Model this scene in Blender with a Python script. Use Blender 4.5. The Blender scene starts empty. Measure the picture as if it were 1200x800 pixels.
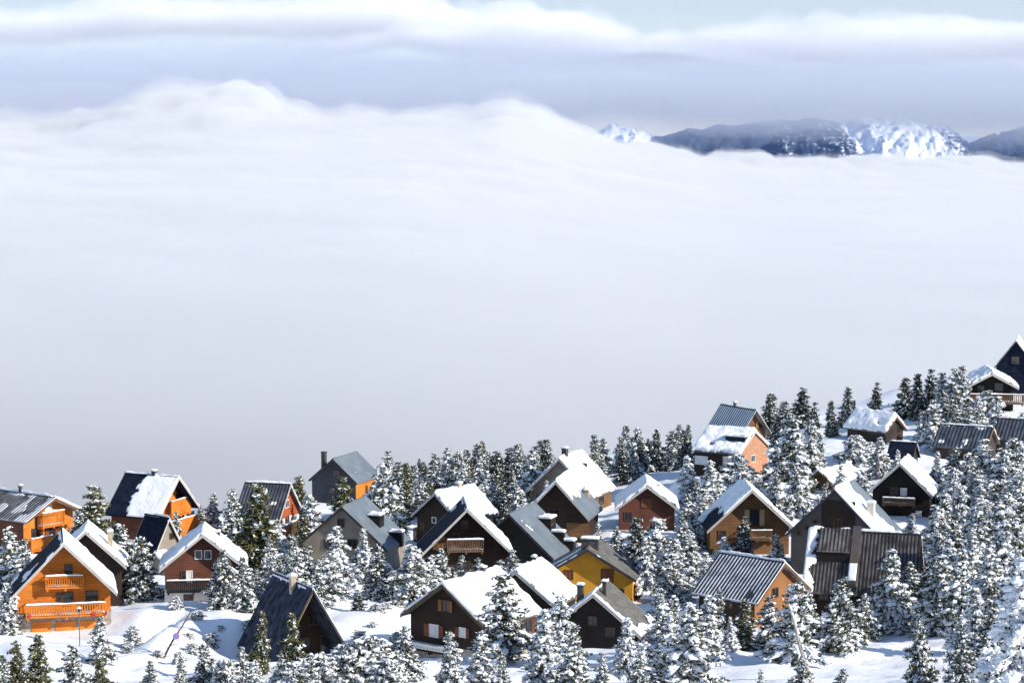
import bpy, bmesh, math, random
import numpy as np
from mathutils import Vector, Matrix, noise
R_ = math.radians
rnd = random.Random(7)
sc = bpy.context.scene
COL = sc.collection

# ------------------------------------------------------------------ camera model
F = 2700.0          # focal length in photo pixels (1200 wide)
CZ = 60.0           # camera height
PH = math.atan(260 / F)
CP, SP = math.cos(PH), math.sin(PH)

def ray(px, py):
    x = (px - 600) / F; y = -(py - 400) / F
    return np.array([x, CP + y * SP, -SP + y * CP])

def at(px, py, depth):
    r = ray(px, py); r = r * depth / r[1]
    return np.array([r[0], r[1], r[2] + CZ])

def proj(p):
    x, y, z = p[0], p[1], p[2] - CZ
    f = y * CP - z * SP; u = y * SP + z * CP
    return 600 + F * x / f, 400 - F * u / f

cam = bpy.data.cameras.new('camera'); cam.sensor_width = 36; cam.lens = 36 * F / 1200
cam.clip_start = 1; cam.clip_end = 60000
co = bpy.data.objects.new('camera', cam); COL.objects.link(co)
co.location = (0, 0, CZ); co.rotation_euler = (math.pi / 2 - PH, 0, 0)
sc.camera = co

# ------------------------------------------------------------------ light
SUN_EL, SUN_AZ = 29.0, 27.0       # azimuth: degrees toward the camera from +X
sd = Vector((math.cos(R_(SUN_EL)) * math.cos(R_(SUN_AZ)), -math.cos(R_(SUN_EL)) * math.sin(R_(SUN_AZ)), math.sin(R_(SUN_EL))))
sun = bpy.data.lights.new('sun', 'SUN'); sun.energy = 4.7; sun.angle = R_(0.53); sun.color = (1.0, 0.925, 0.81)
so = bpy.data.objects.new('sun', sun); COL.objects.link(so)
so.rotation_euler = (-sd).to_track_quat('-Z', 'Y').to_euler()
w = bpy.data.worlds.new('World'); sc.world = w; w.use_nodes = True
nt = w.node_tree
bg = nt.nodes['Background']; bg.inputs['Strength'].default_value = 0.15
sky = nt.nodes.new('ShaderNodeTexSky'); sky.sky_type = 'NISHITA'; sky.sun_disc = False
sky.sun_elevation = R_(SUN_EL); sky.sun_rotation = math.atan2(sd.x, sd.y)
sky.altitude = 1800; sky.air_density = 1.0; sky.dust_density = 0.3; sky.ozone_density = 1.0
nt.links.new(sky.outputs[0], bg.inputs['Color'])
sc.view_settings.view_transform = 'Standard'; sc.view_settings.look = 'None'
sc.view_settings.exposure = 0.4; sc.view_settings.gamma = 1
try: sc.view_settings.use_curve_mapping = False
except Exception: pass
cy = sc.cycles
cy.max_bounces = 16; cy.diffuse_bounces = 4; cy.glossy_bounces = 2; cy.volume_bounces = 14; cy.transparent_max_bounces = 6
cy.transmission_bounces = 2
cy.use_denoising = True
try: cy.denoiser = 'OPENIMAGEDENOISE'
except Exception: pass

# ------------------------------------------------------------------ mesh helpers
def link(name, me, mats=None, parent=None):
    o = bpy.data.objects.new(name, me); COL.objects.link(o)
    if mats is not None:
        for m in (mats if isinstance(mats, (list, tuple)) else [mats]): me.materials.append(m)
    if parent is not None: o.parent = parent
    return o

def mesh_from(name, verts, faces, smooth=False, mi=None):
    me = bpy.data.meshes.new(name); me.from_pydata([tuple(map(float, v)) for v in verts], [], faces)
    if mi is not None: me.polygons.foreach_set('material_index', mi)
    if smooth: me.polygons.foreach_set('use_smooth', [True] * len(me.polygons))
    me.update(); return me

def tag(o, label=None, cat=None, group=None, kind=None):
    if label: o['label'] = label
    if cat: o['category'] = cat
    if group: o['group'] = group
    if kind: o['kind'] = kind
    return o

def smoothstep(a, b, x):
    t = np.clip((x - a) / (b - a), 0, 1); return t * t * (3 - 2 * t)

def vnoise2(x, y, seed=0):
    """smooth value noise on arrays, -1..1"""
    x = np.asarray(x, float); y = np.asarray(y, float)
    xi = np.floor(x).astype(np.int64); yi = np.floor(y).astype(np.int64)
    fx = x - xi; fy = y - yi
    fx = fx * fx * fx * (fx * (fx * 6 - 15) + 10); fy = fy * fy * fy * (fy * (fy * 6 - 15) + 10)
    def h(a, b):
        n = (a * 374761393 + b * 668265263 + seed * 1274126177) & 0xffffffff
        n = ((n ^ (n >> 13)) * 1274126177) & 0xffffffff
        n = n ^ (n >> 16)
        return (n & 0xffff) / 32767.5 - 1.0
    a = h(xi, yi); b = h(xi + 1, yi); c = h(xi, yi + 1); d = h(xi + 1, yi + 1)
    return (a * (1 - fx) + b * fx) * (1 - fy) + (c * (1 - fx) + d * fx) * fy

def fbm2(x, y, oct=4, seed=0, gain=0.5):
    s = 0; a = 1
    for i in range(oct):
        s = s + a * vnoise2(x * 2 ** i + 17.3 * i, y * 2 ** i - 9.1 * i, seed + i); a *= gain
    return s

# ------------------------------------------------------------------ materials
def new_mat(name):
    m = bpy.data.materials.new(name); m.use_nodes = True
    n = m.node_tree.nodes; b = n['Principled BSDF']
    return m, m.node_tree, n, b

def mnode(nt, t, **kw):
    n = nt.nodes.new(t)
    for k, v in kw.items():
        if k.startswith('i_'): n.inputs[k[2:].replace('_', ' ')].default_value = v
        else: setattr(n, k, v)
    return n

# ------------------------------------------------------------------ sea of clouds, upper cloud bank, mountains
def vol_mat(name, dens, col, aniso=0.0):
    m = bpy.data.materials.new(name); m.use_nodes = True
    t = m.node_tree; t.nodes.clear()
    out = t.nodes.new('ShaderNodeOutputMaterial'); v = t.nodes.new('ShaderNodeVolumePrincipled')
    v.inputs['Color'].default_value = (*col, 1); v.inputs['Density'].default_value = dens
    v.inputs['Anisotropy'].default_value = aniso
    t.links.new(v.outputs[0], out.inputs['Volume'])
    return m

def closed_sheet(top, bottom):
    """top, bottom: arrays (n, m, 3) -> closed mesh"""
    n, m, _ = top.shape
    V = np.concatenate([top.reshape(-1, 3), bottom.reshape(-1, 3)]); o = n * m
    Fc = []
    idx = lambda i, j: i * m + j
    for i in range(n - 1):
        for j in range(m - 1):
            a, b, c, d = idx(i, j), idx(i, j + 1), idx(i + 1, j + 1), idx(i + 1, j)
            Fc.append((a, b, c, d)); Fc.append((o + d, o + c, o + b, o + a))
    for i in range(n - 1):
        for j in (0, m - 1):
            a, b = idx(i, j), idx(i + 1, j)
            Fc.append((a, b, o + b, o + a) if j == 0 else (b, a, o + a, o + b))
    for j in range(m - 1):
        for i in (0, n - 1):
            a, b = idx(i, j), idx(i, j + 1)
            Fc.append((b, a, o + a, o + b) if i == 0 else (a, b, o + b, o + a))
    return V, Fc

CREST = [(-300,140),(0,132),(60,136),(130,134),(165,124),(190,108),(240,100),(285,99),(312,104),(335,122),(370,132),(430,137),(490,139),(560,133),(585,126),(612,127),(640,135),(745,169),(800,176),(900,180),(1000,182),(1200,184),(1500,178)]
cxs = np.array([c[0] for c in CREST], float); cys = np.array([c[1] for c in CREST], float)
DC = 3000.0
ys = np.concatenate([np.geomspace(430, 2000, 60), np.linspace(2040, 3900, 70), np.geomspace(4000, 26000, 26)])
us = np.linspace(-0.75, 0.75, 640)
Yg, Ug = np.meshgrid(ys, us, indexing='ij'); Xg = Ug * Yg
pxg = 600 + F * Xg / DC
lvl = CZ + (140 - (150 + 44 * smoothstep(420, 900, 600 + F * Ug))) / F * DC
crest = CZ + (140 - np.interp(pxg, cxs, cys)) / F * DC
wob = 160 * vnoise2(Xg / 300, Xg * 0 + .5, 77)
hump = np.exp(-((Yg - DC - wob) / np.where(Yg < DC + wob, 420., 300.)) ** 2)
t = np.clip((Yg - 430) / (DC - 430), 0, 1)
base = np.where(Yg < DC, -30 + (lvl + 30) * t ** .8, lvl - (1 - np.exp(-(Yg - DC) / 1500.0)) * 130)
Zt = base + np.maximum(crest - lvl, -4) * hump
fade = np.clip((3900 - Yg) / 700, 0, 1)
Zt = Zt + t * fade * (1 - .6 * smoothstep(450, 900, 600 + F * Ug)) * (11 * fbm2(Xg / 420, Yg / 620, 2, 5) + 7 * fbm2(Xg / 120, Yg / 150, 4, 8, .6)) + hump * (11 * np.abs(vnoise2(Xg / 95, Yg / 140, 61)) + 9 * np.abs(vnoise2(Xg / 44, Yg / 60, 62)) + 4 * np.abs(vnoise2(Xg / 20, Yg / 40, 63)) - 12)
thick = 8.5 + 3.5 * fbm2(Xg / 160, Yg / 200, 2, 12) + 0.030 * np.maximum(Yg - 520, 0) + 40 * np.clip((Yg - 1500) / 1000, 0, 1)
Zb = Zt - np.maximum(thick, 2.5)
bot = np.stack([Xg, Yg, Zb], -1)
far_ = np.clip((Yg - 900) / 1200, 0, 1) * fade * (1 - .78 * smoothstep(520, 860, 600 + F * Ug))
# a dense core and two thinner, ragged outer layers, so that the edge of the cloud dissolves
for nm, up, amp, wl, dens, sd_, lab in [('cloud_sea', -7, 9, 90., .030, 5, 'sea of dense white cloud filling the valley beyond the village'),
                                        ('cloud_veil', 0, 11, 110., .0065, 71, 'thin ragged vapour lying on the sea of cloud'),
                                        ('cloud_wisp', 5, 17, 200., .0024, 93, 'faintest wisps rising over the sea of cloud')]:
    rag = amp * (fbm2(Xg / wl, Yg / wl, 4, sd_, .6) + .5 * np.abs(vnoise2(Xg / (wl * .4), Yg / (wl * .5), sd_ + 7)))
    Z1 = np.maximum(Zt + (up + rag) * np.clip(far_ + .06, 0, 1) * (.55 + .45 * hump), Zb + 1.5)
    V, Fc = closed_sheet(np.stack([Xg, Yg, Z1], -1), bot - (np.array([0, 0, 1.0]) * (0 if nm == 'cloud_sea' else 3 if nm == 'cloud_veil' else 5)))
    cs = link(nm, mesh_from(nm, V, Fc, True), vol_mat(nm + '_vapour', dens, (0.878, 0.886, 0.902)))
    tag(cs, lab, 'cloud', kind='stuff')

# upper banks: each a dense core inside thinner ragged layers
def bank(name, D, depth, rows_top, row_bot, dens, col, seed, amp, billow=0, grow=0.0, lab=''):
    us = np.linspace(-0.5, 0.5, 460); vs = np.linspace(0, 1, 40)
    px = 600 + F * us
    rt = np.interp(px, [a for a, b in rows_top], [b for a, b in rows_top])
    rb = np.interp(px, [a for a, b in row_bot], [b for a, b in row_bot])
    Yg, Ug = np.meshgrid(D + depth * (vs - .5), us, indexing='ij'); Xg = Ug * D * 1.0
    prof = np.sqrt(np.clip(1 - (2 * vs - 1) ** 2, 0, 1))[:, None]
    zt = CZ + (140 - rt) / F * D + grow; zb = CZ + (140 - rb) / F * D - grow * .8
    mid = (zt + zb) / 2; body = np.clip((zt - zb) / 60, 0, 1)
    n1 = fbm2(Xg / (D * .03), Yg / (D * .03), 4, seed) * amp
    bil = 1.5 * np.abs(vnoise2(Xg / (D * .022), Yg / (D * .02), seed + 40)) + .9 * np.abs(vnoise2(Xg / (D * .010), Yg / (D * .01), seed + 41)) + .5 * np.abs(vnoise2(Xg / (D * .005), Yg / (D * .006), seed + 42))
    Zt = mid + (zt - mid) * prof + (n1 + amp * billow * (bil - .8)) * prof * body
    Zb = mid - (mid - zb) * prof + fbm2(Xg / (D * .04), Yg / (D * .03), 4, seed + 9, .6) * amp * .8 * prof * body
    Zb = np.minimum(Zb, Zt - 1.0)
    V, Fc = closed_sheet(np.stack([Xg, Yg, Zt], -1), np.stack([Xg, Yg, Zb], -1))
    o = link(name, mesh_from(name, V, Fc, True), vol_mat(name + '_vapour', dens, col))
    tag(o, lab, 'cloud', kind='stuff'); return o
GT = [(-700,58),(0,52),(200,50),(300,46),(420,52),(540,62),(700,64),(900,64),(1200,66),(1900,60)]
GB = [(-700,200),(300,190),(560,168),(660,152),(720,146),(850,151),(960,152),(1000,149),(1080,150),(1130,160),(1200,154),(1900,160)]
bank('grey_cloud', 6300, 2000, GT, GB, .0012, (.69, .74, .86), 21, 30, 0, -18, 'grey blue layer of cloud hanging over the far mountains')  # grey-blue scatter colour stands in for the bank's shaded body, veil likewise
bank('grey_veil', 6350, 2300, GT, GB, .0006, (.75, .79, .89), 121, 46, 0, 40, 'ragged thin edge of the grey blue cloud layer')
WH = [('white_cloud', 9300, [(-300,20),(0,22),(90,24),(180,14),(300,18),(410,9),(480,6),(520,12),(548,30),(600,40)], [(-300,60),(0,52),(200,40),(420,42),(520,46),(600,42)], 'long white cloud at the upper left, sunlit from above'),
      ('white_cloud', 8900, [(470,42),(540,32),(620,23),(680,26),(720,40),(760,56)], [(470,46),(540,66),(620,74),(700,70),(760,60)], 'bright white cloud heap above the middle of the grey layer'),
      ('white_cloud', 9200, [(720,62),(790,50),(880,40),(930,44),(1000,33),(1080,36),(1200,34),(1500,40)], [(720,66),(800,70),(900,72),(1000,74),(1200,70),(1500,70)], 'low white cloud bank at the upper right'),
      ('white_cloud', 9700, [(620,66),(640,60),(760,52),(850,56),(900,64)], [(620,70),(700,74),(850,74),(900,68)], 'small faint white cloud between the larger white clouds')]
for k_, (nm, D_, tp_, bt_, lb_) in enumerate(WH):
    tp_ = [(tp_[0][0] - 200, 90)] + tp_ + [(tp_[-1][0] + 200, 90)]; bt_ = [(bt_[0][0] - 200, 90)] + bt_ + [(bt_[-1][0] + 200, 90)]
    bank(nm, D_, 900, tp_, bt_, .0055, (.96, .966, .98), 33 + 7 * k_, 16, 1.8, -8, lb_)
    bank('white_veil', D_ + 40, 1100, tp_, bt_, .0022, (.985, .988, .995), 133 + 7 * k_, 34, 1.2, 22, 'thin soft edge of the ' + lb_)
bank('high_cloud', 13500, 2500, [(-700,-420),(600,-420),(1900,-420)], [(-700,85),(1900,85)], .00085, (.87, .90, .96), 44, 40, 0, 0, 'pale blue high veil of cloud behind the white clouds')

# mountains
D0 = 7700.
xs = np.linspace(-300, 3000, 560); yy = np.linspace(D0, D0 + 1700, 130)
Xg, Yg = np.meshgrid(xs, yy, indexing='xy')
v = (Yg - D0) / 1700
ridge_px = np.array([400,640,690,715,735,765,800,870,915,945,985,1000,1050,1085,1112,1128,1140,1160,1200,1500]); ridge_row = np.array([215,205,158,144,150,158,152,147,137,139,146,139,136,139,152,172,168,160,146,140])
rr = np.interp(600 + F * Xg / (D0 + 850), ridge_px, ridge_row)
crestz = CZ + (140 - rr) / F * (D0 + 850)
prof = 1 - np.abs(v - .5) * 2
rid = 1 - np.abs(fbm2(Xg / 170, Yg / 420, 6, 55, .62)) * 1.2
Zm = -190 + (crestz + 190) * prof ** .75 + (rid - .6) * 85 * np.clip(1.15 - prof, 0.12, 1) + fbm2(Xg / 45, Yg / 45, 3, 3) * 9
n, m = Xg.shape
Vm = np.stack([Xg, Yg, Zm], -1).reshape(-1, 3)
Fm = [(i * m + j, i * m + j + 1, (i + 1) * m + j + 1, (i + 1) * m + j) for i in range(n - 1) for j in range(m - 1)]
mm, t_, nn, b = new_mat('mountain_rock_and_snow')
geo = nn.new('ShaderNodeNewGeometry'); sep = nn.new('ShaderNodeSeparateXYZ'); t_.links.new(geo.outputs['Position'], sep.inputs[0])
mp = nn.new('ShaderNodeMapping'); mp.inputs['Scale'].default_value = (1, .35, 1.5)
t_.links.new(geo.outputs['Position'], mp.inputs[0])
no = mnode(t_, 'ShaderNodeTexNoise', i_Scale=0.055, i_Detail=9.0, i_Roughness=.72); t_.links.new(mp.outputs[0], no.inputs['Vector'])
# which massifs carry snow (position along the range)
rx = nn.new('ShaderNodeMapRange'); rx.inputs[1].default_value = 0; rx.inputs[2].default_value = 2500; t_.links.new(sep.outputs['X'], rx.inputs[0])
rp = nn.new('ShaderNodeValToRGB'); e = rp.color_ramp.elements
def stop(px, val):
    x = (px - 600) / F * (D0 + 700) / 2500; q = e.new(min(max(x, 0), 1)); q.color = (val, val, val, 1)
e[0].color = (.6, .6, .6, 1); e[1].color = (.3, .3, .3, 1)
for px, val in [(690, .7), (760, .66), (772, .36), (800, .40), (840, .34), (890, .38), (905, .50), (940,.46), (970, .51), (985, .5), (996, .76), (1085, .74), (1115, .52), (1135, .35), (1200, .40)]: stop(px, val)
t_.links.new(rx.outputs[0], rp.inputs[0])
sb = mnode(t_, 'ShaderNodeMath', operation='ADD'); t_.links.new(rp.outputs[0], sb.inputs[0]); t_.links.new(no.outputs[0], sb.inputs[1])
cr = nn.new('ShaderNodeValToRGB'); cr.color_ramp.elements[0].position = .0; cr.color_ramp.elements[1].position = 1
mr = nn.new('ShaderNodeMapRange'); mr.inputs[1].default_value = 1.04; mr.inputs[2].default_value = 1.13; t_.links.new(sb.outputs[0], mr.inputs[0])
mx = mnode(t_, 'ShaderNodeMix', data_type='RGBA'); mx.inputs[6].default_value = (.02, .04, .085, 1); mx.inputs[7].default_value = (.84, .86, .88, 1)  # blue haze of the distance is mixed into the rock colour
t_.links.new(mr.outputs[0], mx.inputs[0]); t_.links.new(mx.outputs[2], b.inputs['Base Color']); b.inputs['Roughness'].default_value = .9
mo = link('mountains', mesh_from('mountains', Vm, Fm, True), mm); tag(mo, kind='structure')
mb_v = [(x, y, z) for x in (-1200, 3800) for y in (7620, 9600) for z in (-300, 195)]
mist = link('mist', mesh_from('mist', mb_v, [(0, 1, 3, 2), (4, 6, 7, 5), (0, 4, 5, 1), (2, 3, 7, 6), (0, 2, 6, 4), (1, 5, 7, 3)]), vol_mat('blue_air', .00042, (.34, .56, 1.0), .3))
tag(mist, 'thin blue air around the far snowy mountains', 'mist', kind='stuff')

# ------------------------------------------------------------------ materials for the village
def noisy_mat(name, c1, c2, scale=1.5, rough=.85, bump=0.0, bscale=8, stretch=(1, 1, 1), spec=.3, coord='Object', detail=5.0):
    m, t, n, b = new_mat(name)
    tc = n.new('ShaderNodeTexCoord'); mp = n.new('ShaderNodeMapping'); mp.inputs['Scale'].default_value = stretch
    t.links.new(tc.outputs[coord], mp.inputs[0])
    no = mnode(t, 'ShaderNodeTexNoise', i_Scale=scale, i_Detail=detail); t.links.new(mp.outputs[0], no.inputs['Vector'])
    cr = n.new('ShaderNodeValToRGB'); cr.color_ramp.elements[0].position = .35; cr.color_ramp.elements[1].position = .65
    cr.color_ramp.elements[0].color = (*c1, 1); cr.color_ramp.elements[1].color = (*c2, 1)
    t.links.new(no.outputs[0], cr.inputs[0]); t.links.new(cr.outputs[0], b.inputs['Base Color'])
    b.inputs['Roughness'].default_value = rough
    b.inputs['Specular IOR Level'].default_value = spec
    if bump:
        n2 = mnode(t, 'ShaderNodeTexNoise', i_Scale=bscale, i_Detail=4.0); t.links.new(mp.outputs[0], n2.inputs['Vector'])
        bp = n.new('ShaderNodeBump'); bp.inputs['Strength'].default_value = bump; bp.inputs['Distance'].default_value = .2
        t.links.new(n2.outputs[0], bp.inputs['Height']); t.links.new(bp.outputs[0], b.inputs['Normal'])
    return m

def plank_mat(name, c1, c2, dirz=True, width=.18, rough=.75):
    """boarding: plank lines + streaky wood tone"""
    m, t, n, b = new_mat(name)
    tc = n.new('ShaderNodeTexCoord')
    mp = n.new('ShaderNodeMapping'); mp.inputs['Scale'].default_value = (.6, .6, 5) if dirz else (5, 5, .5)
    t.links.new(tc.outputs['Object'], mp.inputs[0])
    no = mnode(t, 'ShaderNodeTexNoise', i_Scale=1.3, i_Detail=5.0); t.links.new(mp.outputs[0], no.inputs['Vector'])
    no2 = mnode(t, 'ShaderNodeTexNoise', i_Scale=.45, i_Detail=2.0); t.links.new(tc.outputs['Object'], no2.inputs['Vector'])
    mix = mnode(t, 'ShaderNodeMath', operation='MULTIPLY_ADD'); mix.inputs[1].default_value = .6
    t.links.new(no2.outputs[0], mix.inputs[0])
    hl = mnode(t, 'ShaderNodeMath', operation='MULTIPLY'); hl.inputs[1].default_value = .5; t.links.new(no.outputs[0], hl.inputs[0]); t.links.new(hl.outputs[0], mix.inputs[2])
    cr = n.new('ShaderNodeValToRGB'); cr.color_ramp.elements[0].position = .38; cr.color_ramp.elements[1].position = .68
    cr.color_ramp.elements[0].color = (*c1, 1); cr.color_ramp.elements[1].color = (*c2, 1); t.links.new(mix.outputs[0], cr.inputs[0])
    sep = n.new('ShaderNodeSeparateXYZ'); t.links.new(tc.outputs['Object'], sep.inputs[0])
    if dirz: src = sep.outputs['Z']
    else:
        ad = mnode(t, 'ShaderNodeMath', operation='ADD'); t.links.new(sep.outputs['X'], ad.inputs[0]); t.links.new(sep.outputs['Y'], ad.inputs[1]); src = ad.outputs[0]
    dv = mnode(t, 'ShaderNodeMath', operation='DIVIDE'); dv.inputs[1].default_value = width; t.links.new(src, dv.inputs[0])
    fr = mnode(t, 'ShaderNodeMath', operation='FRACT'); t.links.new(dv.outputs[0], fr.inputs[0])
    gt = mnode(t, 'ShaderNodeMath', operation='GREATER_THAN'); gt.inputs[1].default_value = .86; t.links.new(fr.outputs[0], gt.inputs[0])
    mx = mnode(t, 'ShaderNodeMix', data_type='RGBA', blend_type='MULTIPLY'); mx.inputs[7].default_value = (.45, .42, .4, 1)
    t.links.new(gt.outputs[0], mx.inputs[0]); t.links.new(cr.outputs[0], mx.inputs[6]); t.links.new(mx.outputs[2], b.inputs['Base Color'])
    b.inputs['Roughness'].default_value = rough; b.inputs['Specular IOR Level'].default_value = .25
    return m

M = {}
M['snow'] = noisy_mat('snow', (.80, .82, .85), (.88, .89, .90), .6, .8, .35, 2.2, spec=.15, coord='Object')
M['fog_tint_floor'] = noisy_mat('fog_tint_ground', (.03, .055, .11), (.065, .095, .16), .05, .95)  # dark blue ground colour, put below the thin fog to grey it
M['snow_ground'] = noisy_mat('ground_snow', (.80, .82, .86), (.88, .89, .90), .12, .85, .5, 1.1, spec=.12, coord='Object')
M['orange'] = plank_mat('orange_wood', (.46, .12, .015), (.68, .225, .032))
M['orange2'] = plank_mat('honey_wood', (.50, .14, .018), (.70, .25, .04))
M['tan'] = plank_mat('tan_wood', (.23, .10, .038), (.33, .155, .062))
M['twinroof'] = noisy_mat('brown_ribbed_sheet', (.05, .045, .045), (.19, .175, .17), .8, .7, 0, 5, (1, 1, .35), .2)
M['red'] = plank_mat('red_wood', (.30, .055, .02), (.42, .10, .035))
M['brown'] = plank_mat('dark_brown_wood', (.020, .012, .009), (.042, .025, .017))
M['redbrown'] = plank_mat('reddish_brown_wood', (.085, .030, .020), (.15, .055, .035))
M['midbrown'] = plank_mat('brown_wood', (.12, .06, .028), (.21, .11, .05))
M['black'] = plank_mat('black_wood', (.009, .008, .008), (.022, .018, .017))
M['log'] = plank_mat('dark_log', (.025, .019, .018), (.06, .045, .04), True, .35)
M['taupe'] = noisy_mat('taupe_render', (.19, .155, .125), (.25, .21, .17), .8, .9)
M['greige'] = noisy_mat('greige_render', (.22, .19, .155), (.29, .25, .205), .8, .9)
M['slatewall'] = plank_mat('slate_grey_cladding', (.035, .04, .05), (.06, .065, .078))
M['greywall'] = plank_mat('grey_brown_cladding', (.065, .058, .055), (.10, .09, .085))
M['yellow'] = noisy_mat('yellow_render', (.50, .235, .02), (.60, .30, .03), .7, .9)
M['brick'] = noisy_mat('orange_brick', (.34, .165, .095), (.46, .25, .155), 2.5, .9)
M['white'] = noisy_mat('white_render', (.62, .60, .57), (.74, .72, .69), .7, .9)
M['stone'] = noisy_mat('stone_wall', (.22, .19, .16), (.42, .38, .33), 2.8, .95, .6, 3)
M['slate'] = noisy_mat('dark_slate', (.006, .009, .019), (.017, .023, .040), 1.2, .8, .3, 6, (1, 1, 2.2), .06)
M['navy'] = noisy_mat('navy_slate', (.007, .010, .022), (.016, .022, .042), 1.0, .75, .25, 6, (1, 1, 2), .06)
M['metal'] = noisy_mat('blue_grey_sheet_metal', (.115, .14, .165), (.165, .195, .22), .5, .5, 0, 5, (1, 1, 1), .5)
M['shingle'] = noisy_mat('grey_brown_shingle', (.10, .098, .09), (.16, .155, .142), .9, .8, .3, 7, (1, 1, 2))
M['rib'] = noisy_mat('dark_ribbed_sheet', (.016, .014, .014), (.035, .030, .030), 1.2, .6)
M['frost'] = noisy_mat('frosted_sheet', (.10, .11, .13), (.45, .47, .50), .8, .75, 0, 5, (1, 1, .35), .3)
M['frost2'] = noisy_mat('lightly_frosted_sheet', (.04, .05, .07), (.12, .145, .18), .7, .6, 0, 5, (1, 1, .5), .4)
M['frostslate'] = noisy_mat('frost_specked_slate', (.010, .014, .026), (.055, .066, .10), 1.6, .8, .2, 5, (1, 1, .6), .08, detail=9.0)
M['ornament'] = noisy_mat('red_ornament', (.35, .02, .03), (.5, .05, .05), 4, .7)
M['trim'] = noisy_mat('pale_rake_board', (.36, .34, .32), (.46, .44, .42), .9, .8)
M['trimwood'] = noisy_mat('brown_rake_board', (.10, .055, .03), (.17, .10, .06), .9, .8)
M['trimdark'] = noisy_mat('dark_rake_board', (.03, .025, .025), (.055, .045, .045), .9, .8)
M['frame'] = noisy_mat('white_window_frame', (.70, .69, .66), (.78, .77, .74), 1, .6)
M['frame_brown'] = noisy_mat('brown_window_frame', (.07, .035, .02), (.12, .06, .03), 1, .6)
gm, t_, nn, b = new_mat('window_glass'); b.inputs['Base Color'].default_value = (.02, .025, .03, 1); b.inputs['Roughness'].default_value = .08; b.inputs['Specular IOR Level'].default_value = .6
M['glass'] = gm
M['curtain'] = noisy_mat('white_curtain', (.62, .62, .6), (.75, .75, .72), 2, .9)
M['shut_wood'] = plank_mat('wooden_shutter', (.26, .11, .035), (.36, .17, .06))
M['shut_red'] = plank_mat('red_wood_shutter', (.17, .05, .025), (.24, .08, .04))
M['shut_white'] = noisy_mat('white_shutter', (.68, .67, .64), (.76, .75, .72), 1, .7)
M['shut_tan'] = plank_mat('tan_shutter', (.40, .28, .13), (.52, .38, .2))
M['chim'] = noisy_mat('chimney_render', (.34, .28, .2), (.46, .38, .28), 1.5, .9)
M['chim_dark'] = noisy_mat('dark_chimney', (.045, .042, .042), (.08, .075, .072), 1.5, .9)
M['chim_white'] = noisy_mat('pale_chimney', (.55, .5, .42), (.66, .6, .52), 1.5, .9)

# ------------------------------------------------------------------ terrain
FIT = dict(orange_front=[-46.558, 236.0, 16.272, 11.897, 10.79, 5.479, 8.365], snow_behind=[-49.136, 262.0, 12.845, 6.586, 9.212, 4.276, 5.961], orange_lodge=[-62.119, 310.0, 8.788, 53.454, 10.536, 2.561, 15.631], orange_back=[-46.714, 320.0, 10.076, 65.895, 10.497, 4.975, 9.013], navy_small=[-42.594, 283.0, 10.695, 46.549, 3.095, 4.175, 4.87], brown_balcony=[-35.647, 262.0, 12.454, 5.96, 10.05, 4.036, 7.456], red_small=[-31.048, 320.0, 9.057, 75.271, 9.999, 4.618, 6.877], slate_chimney=[-28.325, 360.0, 6.772, -22.995, 8.486, 3.614, 8.463], grey_roof=[-21.318, 285.0, 11.796, -16.844, 12.01, 5.14, 8.693], dark_back=[-10.363, 305.0, 10.295, -37.998, 8.33, 3.467, 8.477], dark_front=[-5.432, 275.0, 13.217, 4.662, 11.461, 5.679, 8.585], steel_roof=[-0.394, 292.0, 9.673, -19.503, 12.04, 5.423, 10.203], wavy_snow=[5.952, 312.0, 10.729, -14.216, 9.385, 5.002, 8.994], taupe=[7.004, 340.0, 9.77, -24.6, 11.2, 5.516, 8.919], yellow=[8.769, 265.0, 10.186, -9.243, 11.455, 3.477, 8.247], dark_low=[8.558, 240.0, 10.064, -16.169, 10.381, 4.214, 7.188], mid_snow=[0.352, 250.0, 10.551, -22.643, 9.546, 3.57, 7.867], shutter_front=[-6.935, 225.0, 14.232, -37.102, 10.751, 3.773, 9.526], aframe=[-19.802, 226.0, 13.513, 29.606, 8.247, 7.119, 9.62], striped_far=[37.958, 355.0, 15.115, 34.174, 6.091, 3.82, 8.715], brick=[36.536, 343.0, 13.531, 58.633, 10.578, 2.892, 7.956], brown_snow=[30.551, 290.0, 13.124, 2.489, 11.372, 5.253, 8.851], red_brown=[18.701, 315.0, 9.65, -1.91, 8.837, 3.287, 9.106], slab_dark=[38.909, 275.0, 15.58, -23.932, 12.045, 5.847, 8.811], right_dark=[52.696, 310.0, 13.523, -18.155, 8.973, 4.299, 5.095], log_top=[62.284, 370.0, 12.193, 43.047, 5.5, 2.337, 8.727], balcony_top=[81.785, 390.0, 16.929, -5.024, 9.04, 1.919, 9.764], navy_top=[90.11, 410.0, 20.666, -15.839, 7.434, 4.875, 8.171], ribbed_right=[74.151, 352.0, 12.771, 62.685, 7.75, 2.843, 8.45], ribbed_edge=[83.225, 362.0, 12.611, 64.406, 7.98, 2.719, 6.205], shed_navy=[60.248, 340.0, 12.094, 66.96, 5.018, 2.312, 2.426], shed_snow=[43.695, 325.0, 10.204, -38.783, 4.598, 1.726, 8.669], ribbed_orange=[30.025, 250.0, 11.51, 49.261, 10.44, 3.692, 8.786], ribbed_twin=[46.374, 258.0, 13.183, 75.126, 11.096, 6.001, 12.674])
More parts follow.
